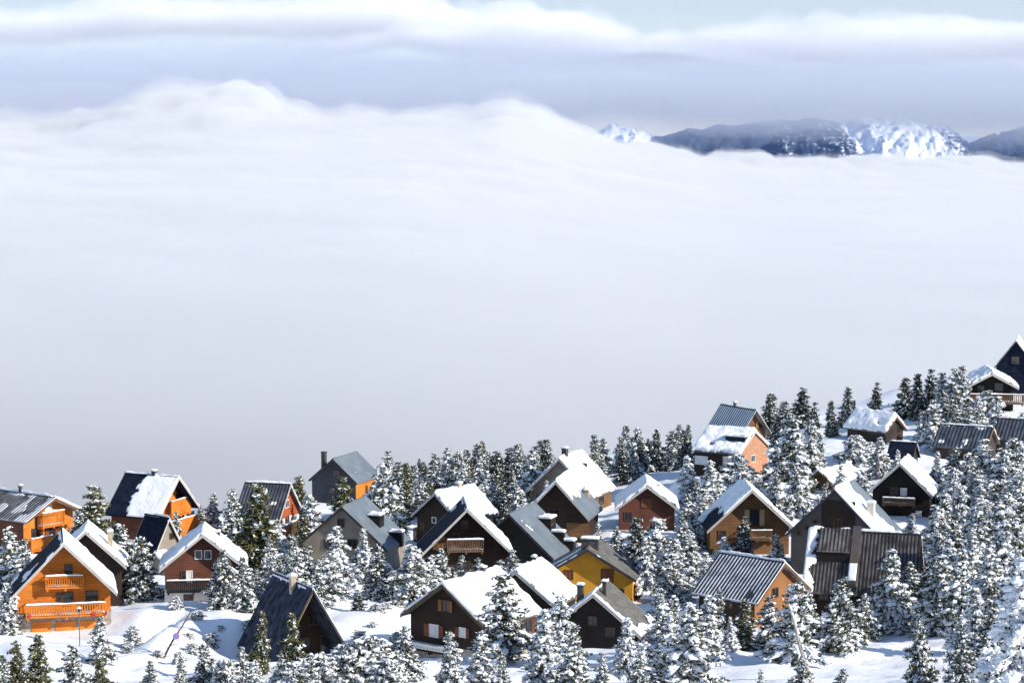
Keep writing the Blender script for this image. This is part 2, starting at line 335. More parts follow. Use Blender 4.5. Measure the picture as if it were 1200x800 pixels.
HB = dict(orange_front=744, snow_behind=712, orange_lodge=648, orange_back=632, navy_small=668, brown_balcony=707, red_small=638, slate_chimney=590,
 grey_roof=672, dark_back=640, dark_front=676, steel_roof=674, wavy_snow=636, taupe=598, yellow=706, dark_low=764, mid_snow=738, shutter_front=782,
 aframe=788, striped_far=543, brick=556, brown_snow=652, red_brown=622, slab_dark=676, right_dark=606, log_top=518, balcony_top=482, navy_top=462,
 ribbed_right=538, ribbed_edge=530, shed_navy=546, shed_snow=574, ribbed_orange=728, ribbed_twin=716)
FIT['navy_small'][4] = 5.0; FIT['navy_small'][5] = 4.6; FIT['right_dark'][6] = 7.5; FIT['balcony_top'][5] = 2.4
FIT['shed_navy'][6] = 4.0
HZ = {}; CP_ = []
for k, (ax, ay, az, yaw, W, H, L) in FIT.items():
    y = R_(yaw); cx, cyy = ax - math.sin(y) * L / 2, ay + math.cos(y) * L / 2
    u, v_ = proj((cx, cyy, az - H))
    p = at(u, HB[k], ay)            # ground row under the house front
    HZ[k] = p[2]; CP_.append((cx, cyy, p[2]))
for px, py, d in [(0,800,192),(150,800,200),(300,800,200),(450,800,198),(600,800,200),(750,800,198),(900,800,196),(1050,800,190),(1180,800,150),(200,720,248),(250,730,238),(440,712,252),(420,760,222),(800,700,262),(790,760,222),(1060,770,214),(1120,690,250),(1150,620,300),(1190,640,285),(1100,560,330),(1000,540,340),(950,600,310),(-150,800,192),(-150,700,255),(-150,640,310),(1350,760,200),(1350,620,290),(1350,500,380),(330,700,258),(600,630,320),(740,660,280),(560,775,215),(700,780,215),(760,590,345)]:
    CP_.append(tuple(at(px, py, d)))
CP_ += [(-80,362,-6),(-110,420,-22),(-60,400,-14),(-20,420,-7),(10,410,-5),(35,420,0),(60,420,5),(95,450,14),(140,450,18),(0,5,55),(-70,10,52),(70,10,54),(-70,120,26),(0,120,27),(50,112,29),(100,120,30),(-160,250,7),(170,250,12),(-170,120,24),(170,120,30),(-180,420,-22),(200,440,18)]
CPa = np.array(CP_)
def tps_kernel(r2): return np.where(r2 > 1e-9, .5 * r2 * np.log(r2 + 1e-12), 0)
n_ = len(CPa); sX = CPa[:, :2] / 100
K = tps_kernel(((sX[:, None] - sX[None]) ** 2).sum(-1)) + np.eye(n_) * 0.004
P = np.c_[np.ones(n_), sX]
A = np.block([[K, P], [P.T, np.zeros((3, 3))]])
sol = np.linalg.solve(A, np.r_[CPa[:, 2], 0, 0, 0])
def ground(x, y, fine=True):
    x = np.asarray(x, float); y = np.asarray(y, float); sh = np.broadcast(x, y).shape
    xx = np.broadcast_to(x, sh).ravel(); yy0 = np.broadcast_to(y, sh).ravel(); yy = np.clip(yy0, -20, 450); xc = np.clip(xx, -200, 220)
    q = np.c_[xc, yy] / 100
    z = np.empty(len(q))
    for i in range(0, len(q), 20000):
        qq = q[i:i + 20000]
        z[i:i + 20000] = tps_kernel(((qq[:, None] - sX[None]) ** 2).sum(-1)) @ sol[:n_] + sol[n_] + qq @ sol[n_ + 1:]
    drop = np.maximum(yy0 - 415, 0); z = z - np.minimum(.0022 * drop ** 2, 14 + .42 * drop)
    if fine:
        a = smoothstep(150, 190, yy0)
        z = z + a * (.50 * vnoise2(xx / 13, yy0 / 13, 3) + .34 * vnoise2(xx / 5.5, yy0 / 5.5, 4) + .20 * vnoise2(xx / 2.6, yy0 / 2.6, 6) + .10 * np.abs(vnoise2(xx / 1.6, yy0 / 1.6, 9)))
    for k, (ax, ay, az, yaw, W, H, L) in FIT.items():
        yw = R_(yaw); cx, cyy = ax - math.sin(yw) * L / 2, ay + math.cos(yw) * L / 2
        near_ = np.where((np.abs(xx - cx) < 20) & (np.abs(yy0 - cyy) < 20))[0]
        if not len(near_): continue
        dx, dy = xx[near_] - cx, yy0[near_] - cyy
        u = np.abs(dx * math.cos(yw) + dy * math.sin(yw)) - W / 2; v_ = np.abs(-dx * math.sin(yw) + dy * math.cos(yw)) - L / 2
        dd = np.hypot(np.maximum(u, 0), np.maximum(v_, 0)); wt = 1 - smoothstep(.3, 5.5, dd)
        z[near_] = z[near_] * (1 - wt) + (HZ[k] - .05) * wt
    return z.reshape(sh)
def ground1(x, y): return float(ground(np.array([x]), np.array([y]))[0])
def ground_hit(px, py):
    """point of the slope seen at a pixel of the photograph"""
    r = ray(px, py); ds = np.linspace(95, 520, 426)
    p = r[None] * (ds / r[1])[:, None]; g = ground(p[:, 0], p[:, 1])
    below = np.where(p[:, 2] + CZ < g)[0]
    i = below[0] if len(below) else len(ds) - 1
    return np.array([p[i, 0], p[i, 1], g[i]]), ds[i]

def axis(a, b, c, d, fine, ratio=1.25, s0=None):
    mid = list(np.arange(b, c + 1e-6, fine)); lo = []; st = fine; v = b
    while v > a: st *= ratio; v -= st; lo.append(v)
    hi = []; st = fine; v = mid[-1]
    while v < d: st *= ratio; v += st; hi.append(v)
    return np.array(lo[::-1] + mid + hi)
gx = axis(-14000, -72, 98, 14000, .6); gy = axis(-30, 178, 425, 24000, .6)
Xg, Yg = np.meshgrid(gx, gy, indexing='xy')
Zg = ground(Xg, Yg)
Zg = np.maximum(Zg, -400 - 0.0 * Zg)
# ploughed track, mounds by the track
def bump(px, py, rx, ry, h):
    global Zg
    p, d = ground_hit(px, py)
    Zg += h * np.exp(-((Xg - p[0]) / rx) ** 2 - ((Yg - p[1]) / ry) ** 2)
for px, py, rx, ry, h in [(170,728,4,5,1.2),(265,724,2.2,3,.8),(146,764,2.0,3,-1.2),(160,755,1.7,4,-1.3),(175,745,1.5,4,-1.3),(190,736,1.3,4,-1.1),(203,729,1.2,4,-.8),(172,760,2.2,3,.9),(190,750,2.0,3,.9),(207,738,1.8,3,.8),(165,738,2.5,4,.5),(205,760,3,5,1.0),(280,745,4,4,.9),(455,735,4,6,1.0),(430,775,2.6,3,1.2),(150,765,3,4,.9),(40,768,4,4,.9),(830,775,5,5,.8),(1030,770,7,5,1.0),(880,752,4,3,.8),(700,792,5,3,1.0),(650,780,3,3,.8),(770,715,3,3,.7),(1000,540,4,4,1.),(960,505,4,5,.8)]:
    bump(px, py, rx, ry, h)
ny, nx = Xg.shape
Vg = np.stack([Xg, Yg, Zg], -1).reshape(-1, 3)
ii = (np.arange(ny - 1)[:, None] * nx + np.arange(nx - 1)[None]).ravel()
quads = np.stack([ii, ii + 1, ii + nx + 1, ii + nx], -1)
me = bpy.data.meshes.new('ground'); me.vertices.add(len(Vg)); me.vertices.foreach_set('co', Vg.ravel())
me.loops.add(quads.size); me.loops.foreach_set('vertex_index', quads.ravel()); me.polygons.add(len(quads))
me.polygons.foreach_set('loop_start', np.arange(len(quads)) * 4); me.polygons.foreach_set('use_smooth', np.ones(len(quads), bool)); me.update(calc_edges=True)
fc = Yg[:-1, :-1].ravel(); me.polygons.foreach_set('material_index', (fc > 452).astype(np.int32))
tag(link('ground', me, [M['snow_ground'], M['fog_tint_floor']]), kind='structure')

# ------------------------------------------------------------------ house kit
class MB:
    def __init__(s): s.v = []; s.f = []; s.m = []
    def poly(s, pts, mi=0):
        o = len(s.v); s.v += [tuple(p) for p in pts]; s.f.append(tuple(range(o, o + len(pts)))); s.m.append(mi)
    def hexa(s, b, t, mi=0):
        """b, t: four bottom and four top corners (counter-clockwise from above)"""
        o = len(s.v); s.v += [tuple(p) for p in b] + [tuple(p) for p in t]
        for f in ((3, 2, 1, 0), (4, 5, 6, 7), (0, 1, 5, 4), (1, 2, 6, 5), (2, 3, 7, 6), (3, 0, 4, 7)):
            s.f.append(tuple(o + i for i in f)); s.m.append(mi)
    def box(s, x0, x1, y0, y1, z0, z1, mi=0):
        s.hexa([(x0, y0, z0), (x1, y0, z0), (x1, y1, z0), (x0, y1, z0)], [(x0, y0, z1), (x1, y0, z1), (x1, y1, z1), (x0, y1, z1)], mi)
    def build(s, name, mats, parent=None, smooth=False, bev=0):
        me = mesh_from(name, s.v, s.f, smooth, s.m)
        o = link(name, me, mats, parent)
        return o

class Face:
    """a wall plane of a house; u runs right, w up, o out of the wall"""
    def __init__(s, org, ux, out): s.o = Vector(org); s.u = Vector(ux); s.n = Vector(out)
    def p(s, u, w_, o): return s.o + s.u * u + Vector((0, 0, w_)) + s.n * o
    def box(s, mb, u0, u1, w0, w1, o0, o1, mi=0):
        P_ = s.p
        mb.hexa([P_(u0, w0, o1), P_(u1, w0, o1), P_(u1, w0, o0), P_(u0, w0, o0)], [P_(u0, w1, o1), P_(u1, w1, o1), P_(u1, w1, o0), P_(u0, w1, o0)], mi)

def snow_grid(name, parent, fn, U, Vv, T, mask, seed, cell=.16, mat=None):
    """snow lying on the patch fn(u,v)->local point; T thickness; mask(u,v)->signed metres inside"""
    nu = max(4, int(U / cell)); nv = max(4, int(Vv / cell))
    u = np.linspace(0, U, nu + 1); v = np.linspace(0, Vv, nv + 1); Ug, Vg_ = np.meshgrid(u, v, indexing='ij')
    mk = mask(Ug, Vg_)
    edge = np.minimum(np.minimum(Ug, U - Ug), np.minimum(Vg_ + 9, Vv - Vg_)) + .0
    rim = np.clip(np.minimum(edge * 1.0 + .05, mk) / (T * 1.1), 0, 1)
    th = T * np.sqrt(np.clip(1 - (1 - rim) ** 2, 0, 1)) * (1 + (.36 if T < .45 else .16) * vnoise2(Ug * .9 + seed * 3.1, Vg_ * .9, seed) + (.18 if T < .45 else .07) * vnoise2(Ug * 2.6, Vg_ * 2.6 + seed, seed + 5))
    ok = (mk > 0)
    keep = ok[:-1, :-1] & ok[1:, :-1] & ok[:-1, 1:] & ok[1:, 1:]
    if not keep.any(): return None
    used = -np.ones(ok.shape, int); vs = []; fs = []
    def vid(i, j):
        if used[i, j] < 0:
            p = fn(u[i], v[j]); used[i, j] = len(vs)
            vs.append((p[0], p[1], p[2] + .004)); vs.append((p[0], p[1], p[2] + max(.02, th[i, j])))
        return used[i, j]
    for i in range(nu):
        for j in range(nv):
            if not keep[i, j]: continue
            a, b_, c, d = vid(i, j), vid(i + 1, j), vid(i + 1, j + 1), vid(i, j + 1)
            fs.append((a + 1, b_ + 1, c + 1, d + 1)); fs.append((d, c, b_, a))
            if j == 0 or not keep[i, j - 1]: fs.append((a, b_, b_ + 1, a + 1))
            if j == nv - 1 or not keep[i, j + 1]: fs.append((c, d, d + 1, c + 1))
            if i == 0 or not keep[i - 1, j]: fs.append((d, a, a + 1, d + 1))
            if i == nu - 1 or not keep[i + 1, j]: fs.append((b_, c, c + 1, b_ + 1))
    me = mesh_from(name, vs, fs, True)
    return link(name, me, mat or M['snow'], parent)

def mask_fn(spec, U, S, seed):
    """spec: list of words -> union of regions"""
    def f(u, v):
        out = np.full(u.shape, -9.)
        nz = .55 * vnoise2(u * .7 + seed, v * .7, seed) + .3 * vnoise2(u * 2 + seed, v * 2, seed + 1)
        for s_ in spec:
            k, _, a = s_.partition(':'); a = float(a) if a else 0
            if k == 'full': r = np.minimum(np.minimum(S + .06 - v - .45 * np.abs(nz) ** 1.5, 2.2 * (.93 - vnoise2(u * .45 + seed * 1.7, v * .45 + seed, seed + 8) - .3 * nz)), np.minimum(u, U - u) + .12 - .25 * np.abs(nz))
            elif k == 'front': r = a * U - u + nz * 1.2
            elif k == 'back': r = u - (1 - a) * U + nz * 1.2
            elif k == 'upper': r = a * S - v + nz * 1.3
            elif k == 'lower': r = v - (1 - a) * S + nz
            elif k == 'rake': r = a - u + nz * .5
            elif k == 'ridge': r = a - v + nz * .4
            elif k == 'eave': r = v - (S - a) + nz * .5
            elif k == 'patch': r = (vnoise2(u * .55 + seed * 7, v * .55 + 3 * seed, seed + 3) + .4 * nz - a) * 1.2
            elif k == 'diag': r = (a * (U + S) - u - v * 1.0) + nz
            out = np.maximum(out, r)
        return out
    return f

HOUSES = {}
def house(key, name, label, short, wall, roof, left=(), right=(), fascia='trimdark', oe=.6, orr=.9, T=.34, Tl=None, ribs=None, base=None, baseh=0, side=None, dec=(), cat='chalet', group='chalets on the snowy slope', rt=.2, wallh_extra=0):
    ax, ay, az, yaw, W, H, L = FIT[key]; y = R_(yaw)
    gz = HZ[key]
    root = bpy.data.objects.new(name, None); COL.objects.link(root); root.empty_display_size = 2
    cx, cyy = ax - math.sin(y) * L / 2, ay + math.cos(y) * L / 2
    root.location = (cx, cyy, gz); root.rotation_euler = (0, 0, y)
    tag(root, label, cat, group)
    seed = sum(map(ord, key)) % 97
    eave = az - H - gz                                # roof underside height at the eave line
    top = az - gz; sl = H / (W / 2)
    ww = W / 2 - oe; yf = -L / 2 + orr; yb = L / 2 - min(orr, .6)
    wtop = eave + oe * sl - rt * math.hypot(1, sl) - .01       # wall head under the slab
    wrid = wtop + ww * sl
    Mw = Matrix.Translation(root.location) @ Matrix.Rotation(y, 4, 'Z'); Mi = Mw.inverted()
    # wall
    mb = MB(); lo = -2.2
    pr = [(-ww, lo), (ww, lo), (ww, wtop), (0, wrid), (-ww, wtop)]
    mb.poly([(a, yf, b_) for a, b_ in pr]); mb.poly([(a, yb, b_) for a, b_ in reversed(pr)])
    for i in range(5):
        (a, b_), (c, d) = pr[i], pr[(i + 1) % 5]
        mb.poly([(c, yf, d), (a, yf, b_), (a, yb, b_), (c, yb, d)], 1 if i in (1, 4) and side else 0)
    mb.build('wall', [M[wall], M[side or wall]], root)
    # roof slabs
    rb = MB(); th = rt
    for sg in (-1, 1):
        b4 = [(0, -L / 2, top - th * math.hypot(1, sl)), (sg * W / 2, -L / 2, eave - th * math.hypot(1, sl)), (sg * W / 2, L / 2, eave - th * math.hypot(1, sl)), (0, L / 2, top - th * math.hypot(1, sl))]
        t4 = [(0, -L / 2, top), (sg * W / 2, -L / 2, eave), (sg * W / 2, L / 2, eave), (0, L / 2, top)]
        if sg < 0: b4 = [b4[1], b4[0], b4[3], b4[2]]; t4 = [t4[1], t4[0], t4[3], t4[2]]
        rb.hexa(b4, t4, 0)
    rb.box(-.14, .14, -L / 2 + .01, L / 2 - .01, top - .1, top + .07, 1)
    mats = [M[roof], M[roof if roof not in ('frost', 'frost2', 'twinroof') else 'rib']]
    if ribs:
        sp_, wd = ribs; k = int(L / sp_); mats.append(M['rib'])
        for sg in (-1, 1):
            for i in range(k + 1):
                yy_ = -L / 2 + .12 + i * (L - .24) / k
                a0, a1 = yy_ - wd / 2, yy_ + wd / 2
                X0, Z0 = sg * .15, top - .15 * sl; X1, Z1 = sg * (W / 2 + .02), eave - .02 * sl
                P4 = [(X0, a0, Z0 - .02), (X1, a0, Z1 - .02), (X1, a1, Z1 - .02), (X0, a1, Z0 - .02)]
                Q4 = [(p[0], p[1], p[2] + .02 + .10) for p in P4]
                if sg < 0: P4 = [P4[1], P4[0], P4[3], P4[2]]; Q4 = [Q4[1], Q4[0], Q4[3], Q4[2]]
                rb.hexa(P4, Q4, 2)
    ro = rb.build('roof', mats, root)
    # rake boards
    fd = .26
    for yy_, s_ in ((-L / 2, -1), (L / 2, 1)):
        fb = MB()
        for sg in (-1, 1):
            y0, y1 = (yy_ - .05, yy_ - .003) if s_ < 0 else (yy_ + .003, yy_ + .05)
            p0 = [(0, top - th - fd * .6), (sg * (W / 2 + .02), eave - th - fd * .6), (sg * (W / 2 + .02), eave + .03), (0, top + .03)]
            b4 = [(p0[0][0], y0, p0[0][1]), (p0[1][0], y0, p0[1][1]), (p0[1][0], y1, p0[1][1]), (p0[0][0], y1, p0[0][1])]
            t4 = [(p0[3][0], y0, p0[3][1]), (p0[2][0], y0, p0[2][1]), (p0[2][0], y1, p0[2][1]), (p0[3][0], y1, p0[3][1])]
            if sg < 0: b4 = [b4[1], b4[0], b4[3], b4[2]]; t4 = [t4[1], t4[0], t4[3], t4[2]]
            fb.hexa(b4, t4)
        fb.build('rake_board', M[fascia], root)
    # snow on the two slopes
    S = math.hypot(W / 2, H) + .12
    cs_, sn = (W / 2) / math.hypot(W / 2, H), H / math.hypot(W / 2, H)
    for sg, spec in ((-1, left), (1, right)):
        if not spec: continue
        fn = lambda u, v, sg=sg: (sg * v * cs_, -L / 2 - .06 + u * (L + .12) / L, top - v * sn)
        TT = T if sg > 0 or Tl is None else Tl
        for s_ in spec:
            if s_.startswith('T'): TT = float(s_[1:])
        so_ = snow_grid('roof_snow', root, fn, L, S, TT, mask_fn([q for q in spec if q[0] != 'T'], L, S, seed + (5 if sg > 0 else 0)), seed)
    faces = {'front': Face((0, yf, 0), (1, 0, 0), (0, -1, 0)), 'left': Face((-ww, 0, 0), (0, -1, 0), (-1, 0, 0)), 'right': Face((ww, 0, 0), (0, 1, 0), (1, 0, 0))}
    if base:
        bb = MB(); bb.box(-ww - .06, ww + .06, yf - .06, yb + .06, lo, baseh); bb.build('foundation', M[base], root)
    def loc(face, px, py, off=0.0):
        f = faces[face]; r = ray(px, py); p0 = Mi @ Vector((0, 0, CZ)); d = Mi.to_3x3() @ Vector(r)
        n = f.n; q = f.o + n * off; t = (q - p0).dot(n) / d.dot(n); h = p0 + d * t
        return (h - f.o).dot(f.u), h.z
    def rect(face, a, off=0.0):
        u0, w1 = loc(face, a[0], a[1], off); u1, w0 = loc(face, a[2], a[3], off)
        return min(u0, u1), max(u0, u1), min(w0, w1), max(w0, w1)
    def put_window(face, a, fr='frame', pane='glass', name='window', sh=None, bo=0):
        f = faces[face]; u0, u1, w0, w1 = rect(face, a); o0 = bo
        mb = MB(); e = .09
        f.box(mb, u0 - e, u0, w0 - e, w1 + e, o0 + .004, o0 + .09); f.box(mb, u1, u1 + e, w0 - e, w1 + e, o0 + .004, o0 + .09)
        f.box(mb, u0 + .001, u1 - .001, w1, w1 + e, o0 + .004, o0 + .09); f.box(mb, u0 + .001, u1 - .001, w0 - e, w0, o0 + .004, o0 + .12)
        if u1 - u0 > .7 and name == 'window': f.box(mb, (u0 + u1) / 2 - .035, (u0 + u1) / 2 + .035, w0 + .001, w1 - .001, o0 + .03, o0 + .075)
        wo = mb.build(name, M[fr], root)
        pb = MB(); f.box(pb, u0, u1, w0, w1, o0 + .006, o0 + .035); pb.build('pane', M[pane], wo)
        if sh:
            hw = (u1 - u0) * .55
            for sd_ in sh[1]:
                sb = MB(); q0, q1 = (u0 - .1 - hw, u0 - .1) if sd_ == 'l' else (u1 + .1, u1 + .1 + hw)
                f.box(sb, q0, q1, w0 - .05, w1 + .05, o0 + .095, o0 + .15)
                f.box(sb, q0 + .06, q1 - .06, w0 + (w1 - w0) * .2, w0 + (w1 - w0) * .28, o0 + .152, o0 + .18); f.box(sb, q0 + .06, q1 - .06, w0 + (w1 - w0) * .72, w0 + (w1 - w0) * .8, o0 + .152, o0 + .18)
                sb.build('shutter', M[sh[0]], root)
        return wo
    def put_balcony(face, a, depth=1.3, rail='trimwood', snow=True, solid=0.0, posts=True, floorm=None, step=.22):
        f = faces[face]; u0, u1, w0, w1 = rect(face, a, depth)
        fl = MB(); f.box(fl, u0, u1, w0 - .16, w0, .01, depth)
        for uu in (u0 + .1, (u0 + u1) / 2, u1 - .3): f.box(fl, uu, uu + .2, w0 - .4, w0 - .162, .01, depth - .05)
        bo = fl.build('balcony', M[floorm or rail], root)
        rb = MB(); h = w1 - w0
        f.box(rb, u0, u1, w1 - .1, w1, depth - .1, depth - .02); f.box(rb, u0, u1, w0 + .08, w0 + .16, depth - .09, depth - .03)
        kk = max(2, int((u1 - u0) / step))
        wd = step * (.5 if not solid else solid) / 2
        for i in range(kk + 1):
            uu = u0 + .06 + i * (u1 - u0 - .12) / kk
            f.box(rb, uu - wd, uu + wd, w0 + .162, w1 - .102, depth - .08, depth - .04)
        for uu in (u0, u1 - .1):
            f.box(rb, uu, uu + .1, w0 + .002, w1 + .05, depth - .11, depth - .01)
            f.box(rb, uu + .01, uu + .09, w1 - .1, w1 - .005, .02, depth - .112); 
            for j in range(1, 6): f.box(rb, uu + .03, uu + .07, w0 + .003, w1 - .102, depth * j / 6 - .05, depth * j / 6)
        rb.build('railing', M[rail], bo)
        if snow:
            f0 = f; L_ = u1 - u0
            fn = lambda u, v: tuple(f0.p(u0 + u, w1 + .052, depth - .2 + v))
            snow_grid('rail_snow', bo, fn, L_, .28, .16, lambda u, v: np.full(u.shape, 9.), seed, .07)
            fn2 = lambda u, v: tuple(f0.p(u0 + .1 + u, w0 + .003, .1 + v))
            snow_grid('floor_snow', bo, fn2, L_ - .2, depth - .35, .22, lambda u, v: np.full(u.shape, 9.), seed + 1, .15)
        return bo
    def put_chimney(px, ptop, pw, slope='right', v=.3, mat='chim', cap=True, dy=None, h=None, deep=None, capmat=None):
        """chimney standing through the roof where the pixel column px crosses the ridge-parallel line v down a slope"""
        sg = {'right': 1, 'left': -1, 'ridge': 0}[slope]; x_ = sg * v * W / 2
        pl = Mi @ Vector((0, 0, CZ)); d = Mi.to_3x3() @ Vector(ray(px, ptop))
        # vertical plane x = x_
        if abs(d.x) > .12 * abs(d.y):
            t = (x_ - pl.x) / d.x; hp = pl + d * t
        else:
            t = (dy * L - L / 2 - pl.y) / d.y; hp = pl + d * t; x_ = hp.x
        if dy is not None:
            hp.y = dy * L - L / 2
        hp.y = min(max(hp.y, -L / 2 + .6), L / 2 - .6)
        sc_ = ay / F; wd = pw * sc_ / 2; dp = deep / 2 if deep else wd
        zr = top - abs(x_) * sl
        # height from the pixel row at that place
        wp = Mw @ Vector((x_, hp.y, 0)); zt = at(px, ptop, wp.y)[2] - gz
        zt = max(zt, zr + .5) if h is None else zr + h
        mb = MB(); mb.box(x_ - wd, x_ + wd, hp.y - dp, hp.y + dp, zr - .8, zt)
        mb.box(x_ - wd - .07, x_ + wd + .07, hp.y - dp - .07, hp.y + dp + .07, zt + .002, zt + .14)
        c = mb.build('chimney', M[mat], ro)
        if cap:
            X0, X1, Y0 = x_ - wd - .1, 2 * wd + .2, hp.y - dp - .1
            fn = lambda u, v_: (X0 + u, Y0 + v_, zt + .143)
            snow_grid('chimney_snow', ro, fn, X1, 2 * dp + .2, .3, lambda u, v_: np.minimum(v_ + .1, 9) + .0, seed, .09)
    def put_dormer(px, py, w_=1.6, h_=.9, sg=1):
        """small roof window box with snow on its lid, where the pixel hits the slope"""
        pl = Mi @ Vector((0, 0, CZ)); d = Mi.to_3x3() @ Vector(ray(px, py)); nrm = Vector((sg * sn, 0, cs_)); q = Vector((0, 0, top))
        t = (q - pl).dot(nrm) / d.dot(nrm); hp = pl + d * t
        x0 = hp.x; y0 = hp.y - w_ / 2; y1 = hp.y + w_ / 2; ex = x0 + sg * 1.1
        zt = top - abs(x0 - sg * .4) * sl + .25
        a, b_ = min(x0 - sg * .5, ex), max(x0 - sg * .5, ex)
        mb = MB(); mb.box(a, b_, y0, y1, top - abs(ex) * sl - .3, zt); dm = mb.build('dormer', M['black'], root)
        fn = lambda u, v_: (a - .12 + u, y0 - .12 + v_, zt + .003)
        snow_grid('dormer_snow', dm, fn, b_ - a + .24, w_ + .24, .35, lambda u, v_: v_ + .2, seed, .1)
        pb = MB(); xx = ex + sg * .012; pb.box(min(ex + sg * .003, xx + sg * .02), max(ex + sg * .003, xx + sg * .02), y0 + .2, y1 - .2, zt - h_ + .1, zt - .12); pb.build('pane', M['glass'], dm)
    def put_panel(face, a, mat, name, o0=.004, o1=.05, parent=None):
        f = faces[face]; mb = MB(); u0, u1, w0, w1 = rect(face, a); f.box(mb, u0, u1, w0, w1, o0, o1); return mb.build(name, M[mat], parent or root)
    for d in dec:
        kind, args, kw = d[0], d[1:-1] if isinstance(d[-1], dict) else d[1:], d[-1] if isinstance(d[-1], dict) else {}
        {'win': put_window, 'balc': put_balcony, 'chim': put_chimney, 'dorm': put_dormer, 'panel': put_panel}[kind](*args, **kw)
    HOUSES[key] = dict(root=root, short=short, W=W, L=L, yaw=y, c=(cx, cyy), gz=gz, top=top, Mi=Mi)
    return root, faces, loc

# ------------------------------------------------------------------ the village
house('orange_front', 'chalet', 'orange wooden chalet with two balconies and three garage doors under a half-snowed roof', 'two-balcony orange chalet', 'orange', 'slate', ('T.1', 'patch:.55', 'ridge:.5'), ('full',), 'trim', .6, 2.5, .38, base='stone', baseh=1.9,
  dec=[('win', 'front', (76, 662, 84, 674), dict(fr='frame_brown')), ('win', 'front', (74, 694, 85, 708), dict(fr='frame_brown', name='door')), ('win', 'front', (67, 695, 72, 707), dict(fr='frame_brown')), ('win', 'front', (101, 693, 114, 703), dict(fr='frame_brown')),
       ('balc', 'front', (53, 676, 98, 687), dict(depth=1.1, rail='orange', step=.24)),
       ('balc', 'front', (30, 710, 124, 719), dict(depth=1.7, rail='orange', step=.26)),
       ('panel', 'front', (37, 728, 61, 741), 'orange2', 'garage_door', .07, .13), ('panel', 'front', (65, 728, 89, 740), 'orange2', 'garage_door', .07, .13), ('panel', 'front', (93, 727, 112, 739), 'orange2', 'garage_door', .07, .13),
       ('panel', 'front', (107, 713, 112, 717), 'ornament', 'ornament', 1.72, 1.8), ('panel', 'front', (33, 715, 36, 719), 'ornament', 'ornament', 1.72, 1.8), ('panel', 'front', (122, 712, 125, 716), 'ornament', 'ornament', 1.72, 1.8)])
house('snow_behind', 'chalet', 'snow-roofed chalet with tall beige chimney close behind the two-balcony orange chalet', 'beige-chimney chalet', 'brown', 'slate', ('full',), ('full',), 'trim', T=.38, dec=[('chim', 129, 624, 5.5, 'right', .55, 'chim', True, .3)])
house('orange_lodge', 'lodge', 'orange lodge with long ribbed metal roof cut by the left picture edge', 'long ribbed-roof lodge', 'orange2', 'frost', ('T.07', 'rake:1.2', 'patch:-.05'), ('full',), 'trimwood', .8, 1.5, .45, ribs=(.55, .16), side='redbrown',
  dec=[('win', 'front', (53, 593, 60, 602), dict(pane='curtain')), ('win', 'front', (41, 606, 46, 616), dict(fr='frame_brown', name='door')), ('win', 'front', (37, 620, 45, 631), dict(fr='frame_brown', sh=('shut_red', 'r'))), ('win', 'front', (57, 617, 64, 629), dict(fr='frame_brown', sh=('shut_red', 'lr'))),
       ('balc', 'front', (50, 602, 76, 613), dict(depth=1.3, rail='orange2')), ('balc', 'front', (37, 632, 62, 641), dict(depth=1.5, rail='orange2', solid=.9)), ('chim', 31, 570, 3, 'ridge', 0, 'chim_dark', True, .45), ('chim', 9, 571, 3, 'ridge', 0, 'chim_dark', True, .75)])
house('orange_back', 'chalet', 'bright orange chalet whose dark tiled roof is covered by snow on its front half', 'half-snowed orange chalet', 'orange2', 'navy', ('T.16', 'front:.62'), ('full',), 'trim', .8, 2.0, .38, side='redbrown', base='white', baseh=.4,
  dec=[('win', 'front', (206, 579, 210, 588), dict(fr='frame_brown')), ('win', 'front', (193, 590, 199, 603), dict(fr='frame_brown', name='door')), ('win', 'front', (219, 601, 227, 612), dict(fr='frame_brown')), ('win', 'front', (210, 602, 215, 614), dict(fr='frame_brown', name='door')),
       ('balc', 'front', (201, 588, 224, 599), dict(depth=1.2, rail='orange2', solid=.9)), ('balc', 'front', (201, 612, 233, 624), dict(depth=1.4, rail='orange2', solid=.9)), ('chim', 172, 553, 4.5, 'ridge', 0, 'chim_dark', True, .46)])
house('navy_small', 'cabin', 'small greige-walled cabin with steep navy slate roof in front of the half-snowed orange chalet', 'steep navy-roofed cabin', 'greige', 'navy', ('T.1', 'patch:.62', 'ridge:.12'), ('full',), 'trim', .35, .35, .3, dec=[('win', 'front', (199, 625, 204, 630), dict(fr='frame_brown')), ('win', 'front', (206, 625, 210, 630), dict(fr='frame_brown'))])
house('brown_balcony', 'chalet', 'dark reddish brown chalet with thick snow roof and a long black balcony over white basement', 'black-balcony chalet', 'redbrown', 'slate', ('full',), ('full',), 'trim', .6, 1.5, .38, base='white', baseh=1.5,
  dec=[('win', 'front', (229, 645, 236, 654), dict(sh=None)), ('win', 'front', (240, 645, 247, 654), {}), ('win', 'front', (219, 669, 225, 681), dict(pane='curtain', name='door')), ('win', 'front', (213, 669, 217, 681), dict(fr='frame_brown', name='door')),
       ('balc', 'front', (195, 681, 256, 692), dict(depth=1.5, rail='black', solid=.75)), ('win', 'front', (216, 697, 226, 702), dict(fr='frame_brown', bo=.06)), ('chim', 256, 640, 4, 'right', .25, 'chim_dark', True, .75)])
